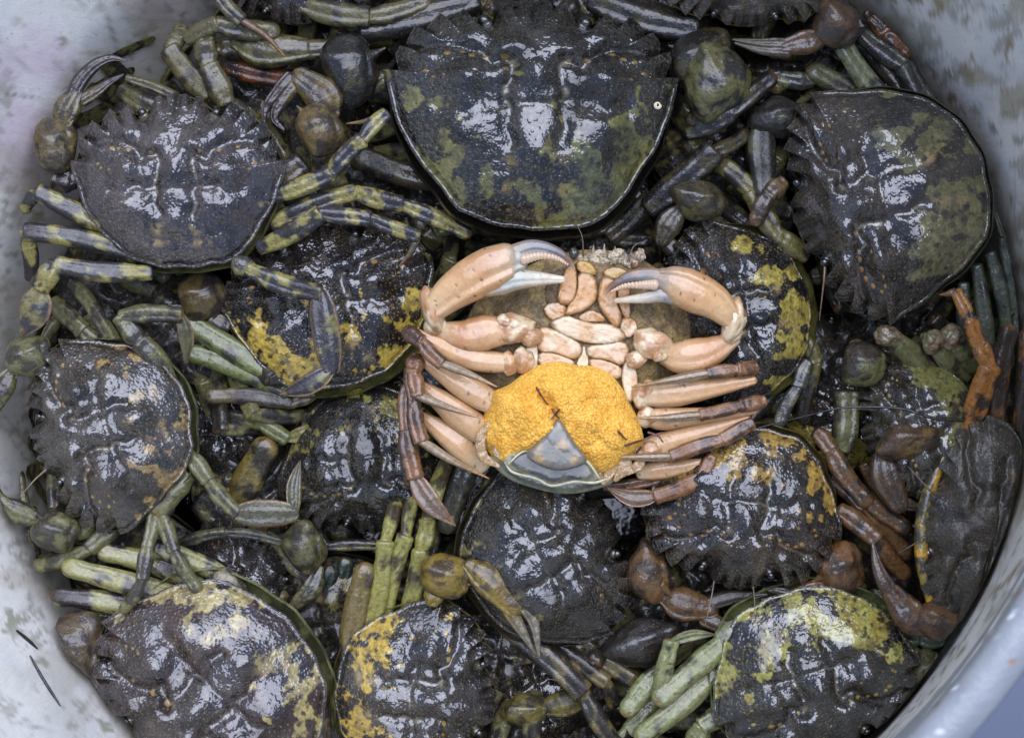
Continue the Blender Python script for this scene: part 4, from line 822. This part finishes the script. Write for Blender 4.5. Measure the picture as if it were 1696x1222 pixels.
# big claws: arm, wrist, palm with fixed finger, movable finger with teeth
def poly_tube(mb, pts, prof, cols, thick=.8, n=40, ns=26, stops=(.0, 1), dots=True, lump=1.0):
    P = wpts(pts); v, q, t3, tp, an = tube(P, wsc(pts, prof), thick, n=n, ns=ns, cap0=.6, cap1=.8)
    wl = np.interp(tp, np.linspace(0, 1, len(prof)), prof); v[:, 2] += lump*.9*(fbm(v/14, 4, 3)-.5)+wl*(.045*np.exp(-((an-math.pi*.72)/.16)**2)-.05*np.exp(-((an-math.pi*.60)/.16)**2)+.03*np.exp(-((an-math.pi*.25)/.2)**2))
    k = np.linspace(0, 1, len(cols)); c = np.stack([np.interp(tp, stops if len(stops) == len(cols) else k, [cc[i] for cc in cols]) for i in range(3)], 1)
    c *= (.92+.16*fbm(v/10, 9, 4))[:, None]; c = mixc(c, (.40, .22, .11), ss(.50, .74, fbm(v/40, 19, 3))*.5); c = mixc(c, (.36, .17, .07), .45*ss(-.1, .9, np.sin(an-math.pi*.25))*ss(.9, .3, np.sin(an))*ss(.85, .5, tp))
    if dots:
        wv = worley(v[:, 0]/26, v[:, 1]/26, 5); c = mixc(c, (.09, .055, .04), ss(.075, .045, wv)*.9*ss(.75, .6, tp))
    mb.add(v, q, t3, c)
def big_claw(sg, armp, palmp, palmw, fingp, fingw, movp, movw, blue, wrist, tooth_pts):
    mb = MB(); poly_tube(mb, armp, [34, 50, 60, 58, 44, 24], [PEACH, (.60, .42, .28), (.52, .30, .17), WHT], .75)
    arm = mb.build('claw_arm', MATS['pale_shell'], hero)
    mb = MB()
    for w_ in wrist: ellipsoid(mb, *w_, PA, col=WHT, lump=.08)
    ellipsoid(mb, (wrist[0][0][0]+sg*6, wrist[0][0][1]-8, wrist[0][0][2]+8), 13, 22, 10, sg*-12, PA, col=(.25, .12, .07))
    mb.build('wrist', MATS['pale_shell'], hero)
    mb = MB(); poly_tube(mb, palmp, palmw, [(.66, .52, .38), (.64, .45, .29), (.58, .38, .23), (.50, .38, .28), blue], .72, n=90, ns=44)
    poly_tube(mb, fingp, fingw, [(.50, .38, .30), blue, (.56, .56, .55), (.66, .64, .60)], .7, n=34, lump=.5)
    palm = mb.build('claw', MATS['pale_shell'], hero)
    mb = MB(); poly_tube(mb, movp, movw, [(.36, .38, .35), (.20, .22, .26), (.12, .13, .17), (.20, .12, .10), (.55, .45, .38)], .75, n=40, dots=False, lump=.5)
    mf = mb.build('movable_finger', MATS['pale_shell'], palm)
    mb = MB(); P = catmull([W(*p) for p in tooth_pts], 15)
    for k, p in enumerate(P):
        rr_ = 5.6*(1-k/15.0)+1.6; nu, nv = 8, 10
        T, Pn = np.meshgrid(np.linspace(.05, math.pi-.05, nu), np.linspace(0, 2*math.pi, nv, endpoint=False), indexing='ij')
        d = np.stack([np.sin(T)*np.cos(Pn), np.sin(T)*np.sin(Pn)*1.25, np.cos(T)], -1).reshape(-1, 3); mb.add(p+d*rr_, grid_faces(nu, nv)[:, ::-1], None, (.62, .50, .44))
    mb.build('finger_teeth', MATS['pale_shell'], mf)
BLU = (.34, .40, .44)
big_claw(-1, Z([(846, 552), (812, 550), (768, 556), (725, 544)], [ZA+8, ZA+18, ZA+10]),
    Z([(722, 508), (752, 482), (795, 455), (838, 436), (856, 432)], [ZA+30, ZA+44, ZA+44]), [46, 60, 72, 76, 66, 46],
    Z([(800, 478), (850, 464), (895, 462), (932, 463)], [ZA+44, ZA+46, ZA+40]), [30, 42, 35, 27, 18, 12],
    Z([(846, 424), (880, 411), (915, 416), (940, 430), (951, 445)], [ZA+44, ZA+50, ZA+44]), [36, 30, 25, 18, 11, 4], BLU,
    [((718, 512, ZA+20), 20, 38, 24, 12), ((722, 540, ZA+14), 20, 16, 16, 0)], Z([(868, 430), (895, 424), (922, 428), (940, 438)], ZA+56))
big_claw(1, Z([(1100, 588), (1130, 592), (1172, 584), (1216, 562)], [ZA+8, ZA+18, ZA+10]),
    Z([(1212, 528), (1182, 500), (1146, 482), (1116, 468), (1096, 462)], [ZA+30, ZA+44, ZA+44]), [38, 56, 68, 68, 54, 38],
    Z([(1140, 492), (1100, 488), (1060, 494), (1020, 498)], [ZA+42, ZA+44, ZA+38]), [26, 33, 26, 20, 13, 9],
    Z([(1100, 462), (1072, 456), (1040, 460), (1014, 474), (1001, 487)], [ZA+44, ZA+50, ZA+44]), [30, 27, 23, 16, 9, 4], (.25, .27, .33),
    [((1216, 532, ZA+20), 19, 38, 24, -14), ((1212, 556, ZA+14), 22, 14, 15, 30)], Z([(1084, 472), (1062, 472), (1034, 474), (1014, 482)], ZA+56))
# fold the second, darker row of finger edge
# walking legs (thigh pale, shin brown, long pointed tips lying towards the eggs)
def hleg(thigh, tw, shin, sw, tip, tipw, zt, zs_, ztip, kind='w'):
    mb = MB(); poly_tube(mb, Z(thigh, zt), [tw[0]*.75, tw[0]*.95, tw[0], tw[-1]*.92, tw[-1]*.68, tw[-1]*.36], [WHT, PEACH, (.56, .38, .24), (.48, .28, .16)], .8, n=40, ns=24); mb.build('leg', MATS['pale_shell'], hero)
    P_ = Z(shin, zs_); mb = MB()
    for i in range(len(P_)-1): seg(mb, P_[i], P_[i+1], sw[i]*.86, sw[i]*.72, PAb, thick=.75)
    o = mb.build('shin', MATS['limb'], hero)
    t_ = MB()
    if kind == 'w': tip_walk(t_, Z(tip, ztip), tipw*.8, PAb)
    else: leaf(t_, Z(tip, ztip), tipw, PAb, core=(.22, .16, .13), fringe=(.42, .22, .09))
    t_.build('leg_tip', MATS['limb'], o)
hleg([(850, 602), (776, 592), (680, 548)], [38, 40], [(672, 546), (698, 566), (732, 602)], [38, 34], [(732, 602), (778, 620), (822, 640)], 20, [ZA+4, ZA+12, ZA+10], [ZA+18, ZA+34, ZA+44], [ZA+44, ZA+52, ZA+56])
hleg([(822, 672), (770, 640), (694, 590)], [46, 46], [(690, 590), (684, 618), (692, 655)], [40, 36], [(690, 654), (740, 674), (798, 693)], 19, [ZA-4, ZA+6, ZA+2], [ZA+6, ZA+26, ZA+34], [ZA+34, ZA+40, ZA+36])
hleg([(812, 725), (765, 690), (700, 640)], [48, 52], [(678, 610), (686, 670), (698, 730)], [34, 38], [(697, 730), (748, 762), (809, 792)], 21, [ZA-16, ZA-4, ZA-4], [ZA, ZA+14, ZA+22], [ZA+22, ZA+28, ZA+10])
hleg([(800, 770), (752, 728), (700, 690)], [48, 46], [(672, 640), (672, 715), (688, 790)], [30, 44], [(684, 786), (712, 832), (754, 870)], 36, [ZA-40, ZA-22, ZA-20], [ZA-20, ZA-6, ZA-2], [ZA-2, ZA+2, ZA-8], 'l')
hleg([(1070, 656), (1140, 648), (1248, 630)], [46, 42], [(1252, 608), (1222, 612), (1172, 618)], [36, 30], [(1172, 618), (1108, 630), (1046, 641)], 21, [ZA+4, ZA+8, ZA+6], [ZA+10, ZA+24, ZA+34], [ZA+34, ZA+38, ZA+26])
hleg([(1072, 692), (1120, 692), (1250, 680)], [40, 34], [(1266, 664), (1226, 672), (1160, 687)], [34, 30], [(1160, 687), (1104, 692), (1050, 692)], 20, [ZA-6, ZA, ZA-4], [ZA+2, ZA+16, ZA+24], [ZA+24, ZA+30, ZA+26])
hleg([(1068, 746), (1130, 728), (1238, 694)], [44, 42], [(1246, 700), (1196, 728), (1112, 756)], [34, 34], [(1112, 756), (1060, 757), (1004, 756)], 20, [ZA-16, ZA-8, ZA-10], [ZA-6, ZA+4, ZA+16], [ZA+16, ZA+24, ZA+30])
hleg([(1060, 782), (1110, 776), (1178, 764)], [34, 30], [(1180, 756), (1162, 790), (1086, 822)], [34, 38], [(1088, 822), (1046, 824), (1006, 808)], 30, [ZA-30, ZA-24, ZA-20], [ZA-16, ZA-10, ZA-14], [ZA-14, ZA-12, ZA-12], 'l')
leg(hero, PAb, [(1000, 806), (1130, 780)], [22], 'n', [ZA-50, ZA-44])
# the eggs
EO = [(880, 608), (905, 600), (932, 597), (960, 602), (985, 605), (1010, 618), (1030, 640), (1046, 668), (1060, 700), (1067, 728), (1060, 752), (1040, 762), (1014, 778), (1000, 790), (960, 780), (925, 770), (880, 768), (850, 760), (826, 770), (812, 756), (800, 730), (799, 700), (804, 672), (812, 648), (840, 640), (858, 625)]
Pg = np.array([W(x, y, ZA)[:2] for x, y in EO]); 
for _ in range(2):
    Q = np.roll(Pg, -1, 0); Pg = np.stack([Pg*.75+Q*.25, Pg*.25+Q*.75], 1).reshape(-1, 2)
d = np.r_[0, np.cumsum(np.hypot(*np.diff(np.vstack([Pg, Pg[:1]]), axis=0).T))]; u = np.linspace(0, d[-1], 460, endpoint=False); PP = np.vstack([Pg, Pg[:1]])
Pg = np.stack([np.interp(u, d, PP[:, 0]), np.interp(u, d, PP[:, 1])], 1); c0 = np.array(W(930, 690, ZA)[:2]); Pg = Pg[::-1] if np.sum(Pg[:, 0]*np.roll(Pg[:, 1], -1)-np.roll(Pg[:, 0], -1)*Pg[:, 1]) > 0 else Pg; rr = 1-(1-np.linspace(0, 1, 150))**1.25
v = np.vstack([[[c0[0], c0[1]]]]+[c0+(Pg-c0)*r for r in rr[1:]]); R = np.concatenate([[0]]+[np.full(460, r) for r in rr[1:]])
v3 = np.c_[v, np.zeros(len(v))]
h = 58*(1-R**3)**.6 + 34*(fbm(v3/52, 3, 2)-.5) + 11*(fbm(v3/22, 8, 2)-.5) + 3*(fbm(v3/8, 9, 1)-.5)
crease = np.exp(-((v[:, 0]-W(922, 0, ZA)[0]-.53*(W(0, 700, ZA)[1]-v[:, 1]))/12)**2)*ss(.75, .3, R); h -= 22*crease*ss(W(0, 715, ZA)[1], W(0, 690, ZA)[1], v[:, 1]); h += 10*np.exp(-((v[:, 0]-W(865, 0, ZA)[0])/60)**2-((v[:, 1]-W(0, 690, ZA)[1])/60)**2)+12*np.exp(-((v[:, 0]-W(995, 0, ZA)[0])/60)**2-((v[:, 1]-W(0, 680, ZA)[1])/60)**2)
w5 = worley(v[:, 0]/4.6, v[:, 1]/4.6, 5); h += 2.0*(1-w5**2*1.6)
v3[:, 2] = ZA-6+h
c = np.tile(np.array((.68, .36, .055)), (len(v), 1))*(.78+.45*fbm(v3/10, 2, 4))[:, None]; c = mixc(c, (.84, .54, .17), ss(.40, .05, w5)*.8); c = mixc(c, (.60, .27, .03), ss(.50, .70, fbm(v3/24, 12, 4))*.5)
mb = MB(); mb.add(v3, grid_faces(149, 460, off=1), [(0, 1+(j+1) % 460, 1+j) for j in range(460)], c); eggs = mb.build('egg_mass', MATS['egg'], hero)
def egz(x, y):
    p = W(x, y, ZA+40)[:2]; k = np.argmin(np.hypot(*(v-p).T)); return float(v3[k, 2])
r = random.Random(2)
for pts in ([(889, 642), (897, 656), (907, 670)], [(915, 678), (920, 686), (926, 692)], [(926, 678), (920, 686), (914, 693)], [(1024, 714), (1031, 722), (1038, 728)], [(1036, 738), (1052, 732), (1066, 728), (1084, 720), (1098, 716)], [(1062, 740), (1054, 750), (1050, 760)], [(1074, 716), (1090, 722), (1098, 732)]):
    plain_tube('egg_thread', [(x, y, egz(x, y)+5 if x < 1060 else ZA+34) for x, y in pts], 4.0, (.16, .035, .02), 'limb', hero, 2.4)
# tail flap folded back
G1 = (.085, .10, .095)
pillow([(810, 752), (850, 768), (890, 778), (925, 784), (965, 784), (1006, 782), (1016, 796), (990, 808), (950, 817), (915, 815), (880, 806), (850, 796), (826, 778)], ZA-2, 16, (.075, .085, .07), (.12, .14, .11), pw=8, edgecol=(.34, .38, .34), skirt=40, nr=16, dens=140, sm=2, grow=1.06).build('tail_segment', MATS['pale_shell'], hero)
pillow([(838, 764), (848, 752), (870, 745), (890, 746), (904, 762), (924, 768), (940, 764), (956, 756), (975, 766), (990, 790), (975, 797), (950, 793), (918, 802), (895, 792), (868, 782), (850, 778)], ZA+30, 14, (.055, .065, .075), (.12, .13, .09), pw=8, edgecol=(.40, .44, .38), skirt=60, nr=18, dens=160, sm=2, grow=1.08).build('tail_segment', MATS['pale_shell'], hero)
pillow([(924, 696), (936, 712), (950, 736), (972, 762), (950, 772), (924, 777), (896, 769), (872, 752), (898, 730), (914, 710)], ZA+66, 10, (.15, .165, .18), (.36, .28, .18), pw=7, amp=1.5, edgecol=(.14, .15, .16), skirt=70, nr=16, dens=120, sm=2, grow=1.12).build('tail_tip', MATS['pale_shell'], hero)
for pts in ([(842, 768), (866, 748), (890, 748), (904, 764), (924, 772), (944, 765), (958, 758), (976, 768), (992, 791)], [(836, 766), (850, 782), (888, 792), (914, 804), (950, 797), (984, 799), (1008, 792)]):
    z_ = ZA+46 if pts[0][0] > 840 else ZA+34
    P = wpts(Z(pts, z_)); vv, q, t3, tp, an = tube(P, [2, 5, 6, 5, 6, 5, 2], .8, n=60, ns=10); vv[:, 2] += 2*(fbm(vv/9, 3, 3)-.5)
    mb = MB(); mb.add(vv, q, t3, np.tile(np.array((.46, .50, .44)), (len(vv), 1))*(.5+fbm(vv/8, 3, 3))[:, None]); mb.build('tail_rim', MATS['pale_shell'], hero)
# torn membranes beside the eggs
for pts, w_ in (([(812, 700), (797, 722), (800, 755), (826, 772)], 16), ([(828, 712), (822, 745), (845, 770)], 12), ([(1002, 745), (1012, 768), (1004, 796)], 22), ([(1030, 742), (1036, 770), (1020, 794)], 20), ([(1056, 742), (1060, 766), (1040, 784)], 16), ([(992, 756), (986, 778), (1000, 800)], 16), ([(842, 728), (848, 748), (838, 764)], 10)):
    P = wpts(Z(pts, ZA+18)); vv, q, t3, tp, an = tube(P, [w_*.5, w_, w_*1.1, w_*.4], .22, n=22, ns=14); vv[:, 2] += 4*(fbm(vv/8, 3, 3)-.5)
    mb = MB(); mb.add(vv, q, t3, np.tile(np.array((.34, .24, .13)), (len(vv), 1))*(.6+.8*fbm(vv/7, 3, 3))[:, None]); mb.build('membrane', MATS['membrane'], hero)

# ------------------------------------------------------------------ crabs deep in the heap (copies of one)
def copy_tree(o, parent=None):
    c = o.copy(); C.objects.link(c)
    if parent is not None: c.parent = parent
    for ch in list(o.children): copy_tree(ch, c)
    return c
PZ = pal(mat='limb', dark=(.016, .015, .016), dark2=(.026, .023, .022), blotch=((.16, .15, .05), -.10), leg=(.17, .17, .08), ldark=(.035, .032, .030), lth=.50, under=(.07, .07, .04), pale=.3)
def deep(x0, y0):
    t = thing('crab', x0, y0, -150, 'shadowed dark crab in the gap left of the rear edge of the largest crab', 'crab', 'shadowed crabs at the bottom of the heap')
    z = -150
    carapace(t, x0, y0, z, 130, 90, PZ, 201, res=.5, H=.36)
    for sg in (1, -1):
        for (bx, by, kx, ky, ex, ey) in ((80, 20, 175, -30, 215, 30), (85, 50, 190, 30, 240, 90), (75, 80, 165, 90, 190, 160)):
            leg(t, PZ, [(x0+sg*bx, y0+by), (x0+sg*kx, y0+ky), (x0+sg*ex, y0+ey)], [36, 30], 'n', [z+20, z+80, z+10])
        claw(t, PZ, z, carpus=(x0+sg*120, y0-100, 38, 34, sg*30, z), palm=[(x0+sg*110, y0-130), (x0+sg*75, y0-155), (x0+sg*40, y0-160)], pw=46, arm=[(x0+sg*90, y0-40), (x0+sg*120, y0-80)], aw=38)
    return t
proto = deep(700, 330)
PLACE = ['behind the claw base at the upper left', 'in the gap between the banded legs and the largest crab', 'behind the head of the upturned crab', 'between the largest crab and the large grey-black crab', 'below the grey top-edge crab and its orange claw', 'in the black gap below the large grey-black crab, above the olive-sided crab',
 'left of the olive-sided crab, beside its round green wrist', 'under the brown legs beside the dull dark crab', 'under the small claw of the orange-yellow mottled crab', 'below the smooth black wrist, left of the pale green legs', 'at the bottom edge beside the thick banded leg', 'beside the yellow claw of the bottom-middle crab',
 'beside the dark teal legs left of the yellow-green ones', 'beside the small flat-tipped leg left of centre', 'between the left crab and the golden-spotted crab', 'under the lowest banded legs on the left', 'against the left wall behind the toothed crab front', 'under the crossed legs of the left crab',
 'beside the left brown legs of the upturned crab', 'under the right legs of the upturned crab', 'behind the smooth dark wrist of the largest crab', 'beside the upright orange leg', 'at the bottom edge left of centre under the spiny crab', 'under the pale leg at the upper right', 'under the pale green legs at the bottom', 'behind the top-left crab and its open claw']
PLACE += ['behind the toothed front of the largest crab, left of its middle', 'behind the toothed front of the largest crab, right of its middle', 'behind the right teeth of the largest crab, beside its greenish wrist']
spots = [(420, 160, 40), (560, 330, 200), (980, 420, 120), (1180, 230, 300), (1330, 110, 60), (1520, 560, 150), (1360, 620, 20), (1500, 900, 250), (1330, 1000, 110), (1120, 1000, 200), (1000, 1120, 330), (820, 1060, 80), (560, 1030, 190), (430, 800, 290), (300, 560, 130), (180, 480, 220), (90, 700, 10), (230, 950, 160), (700, 620, 240), (1150, 740, 350), (560, 120, 280), (1600, 700, 100), (900, 1180, 240), (1450, 150, 200), (1250, 1180, 20), (230, 250, 140), (740, 20, 90), (960, -20, 30), (1090, 40, 250)]
rr_ = random.Random(9)
for k_, (x, y, an) in enumerate(spots):
    c_ = copy_tree(proto); c_['label'] = 'shadowed dark crab '+PLACE[k_]; p = W(x, y, (-125 if k_ < 26 else -70)+rr_.uniform(-25, 25))*S; c_.location = p; c_.rotation_euler = (math.radians(rr_.uniform(-14, 14)), math.radians(rr_.uniform(-14, 14)), math.radians(an))
# ------------------------------------------------------------------ antennae, hair, splinters
def stray(name, label, cat, pts, w, col, w1=None):
    o = plain_tube(name, pts, w, col, 'limb', None, w1); o['label'] = label; o['category'] = cat; return o
stray('hair_strand', 'thin black strand lying across the olive-sided crab on the right', 'strand', [(1240, 712, 60), (1330, 690, 72), (1390, 676, 84), (1450, 674, 90), (1500, 678, 96), (1545, 692, 96), (1595, 696, 92)], 2.0, (.01, .01, .01), 6.5)
for k, (pts, w) in enumerate((([(28, 1044), (62, 1074)], 7), ([(50, 1086), (72, 1126), (100, 1168)], 6))):
    q = [wall_hit(*p) for p in pts]; P = np.array(q); v, qq, t3, tp, an = tube(P, [w*.5, w, w, w*.35], .6, n=14, ns=8); mb = MB(); mb.add(v, qq, t3, (.012, .013, .010))
    o = mb.build('splinter', MATS['limb'], None, origin=P[0]); o['label'] = ('short dark splinter stuck to the wall at the lower left, upper of the two', 'long dark splinter stuck to the wall at the lower left, lower of the two')[k]; o['category'] = 'splinter'
root = {}
for o in list(C.objects):
    if o.name.startswith('crab') and o.type == 'EMPTY': root[o.get('label')] = o
def ant(lbl, pts, w=3.5, col=(.16, .09, .07), w1=1.0):
    r_ = [o for l, o in root.items() if l and lbl in l]
    plain_tube('antenna', pts, w, col, 'limb', r_[0], w1)
ant('large grey-black', [(1366, 444, 60), (1364, 470, 62), (1357, 530, 50)], 5, (.22, .12, .10), 1.5)
ant('brownish crab on the left', [(76, 778, 70), (56, 796, 66), (32, 824, 60)], 4, (.35, .28, .22)); ant('facing down right', [(1183, 960, 50), (1178, 990, 66), (1168, 1035, 80)], 3, (.22, .18, .16)); ant('facing down right', [(1247, 968, 50), (1250, 1000, 70), (1248, 1030, 80)], 3, (.2, .16, .14))
ant('dull dark grey', [(1540, 812, 80), (1520, 790, 76), (1500, 768, 70)], 4, (.12, .10, .09)); ant('dull dark grey', [(1535, 888, 80), (1515, 900, 76), (1488, 916, 66)], 4, (.16, .13, .12)); ant('largest crab', [(800, 10, 60), (806, -5, 60), (800, -30, 60)], 3)
# nothing of the heap may pass through the bucket wall: parts that reach it are pressed against it
bpy.context.view_layer.update()
for o in list(C.objects):
    if o.type != 'MESH' or o.name.startswith(('gap_shade', 'ground')) or o.parent is bucket or o.name.startswith('splinter'): continue
    M_ = np.array(o.matrix_world); n = len(o.data.vertices); co = np.empty(n*3); o.data.vertices.foreach_get('co', co); co = co.reshape(-1, 3)
    w = (co@M_[:3, :3].T+M_[:3, 3])/S; k = w[:, 2]/600.0; bx = -3-113*k; by = -4+171*k; br = 858+56*k
    dx, dy = w[:, 0]-bx, w[:, 1]-by; d = np.hypot(dx, dy); lim = br-28
    if not np.any(d > lim): continue
    nd = np.where(d > lim, lim+21*(1-np.exp(-np.maximum(d-lim, 0)/21)), d)
    w[:, 0] = bx+dx*nd/d; w[:, 1] = by+dy*nd/d
    me = o.data.copy(); o.data = me; I_ = np.linalg.inv(M_); w = w*S
    me.vertices.foreach_set('co', (w@I_[:3, :3].T+I_[:3, 3]).ravel()); me.update()
# remove the helper bookkeeping
for o in list(C.objects):
    if '_org' in o: del o['_org']
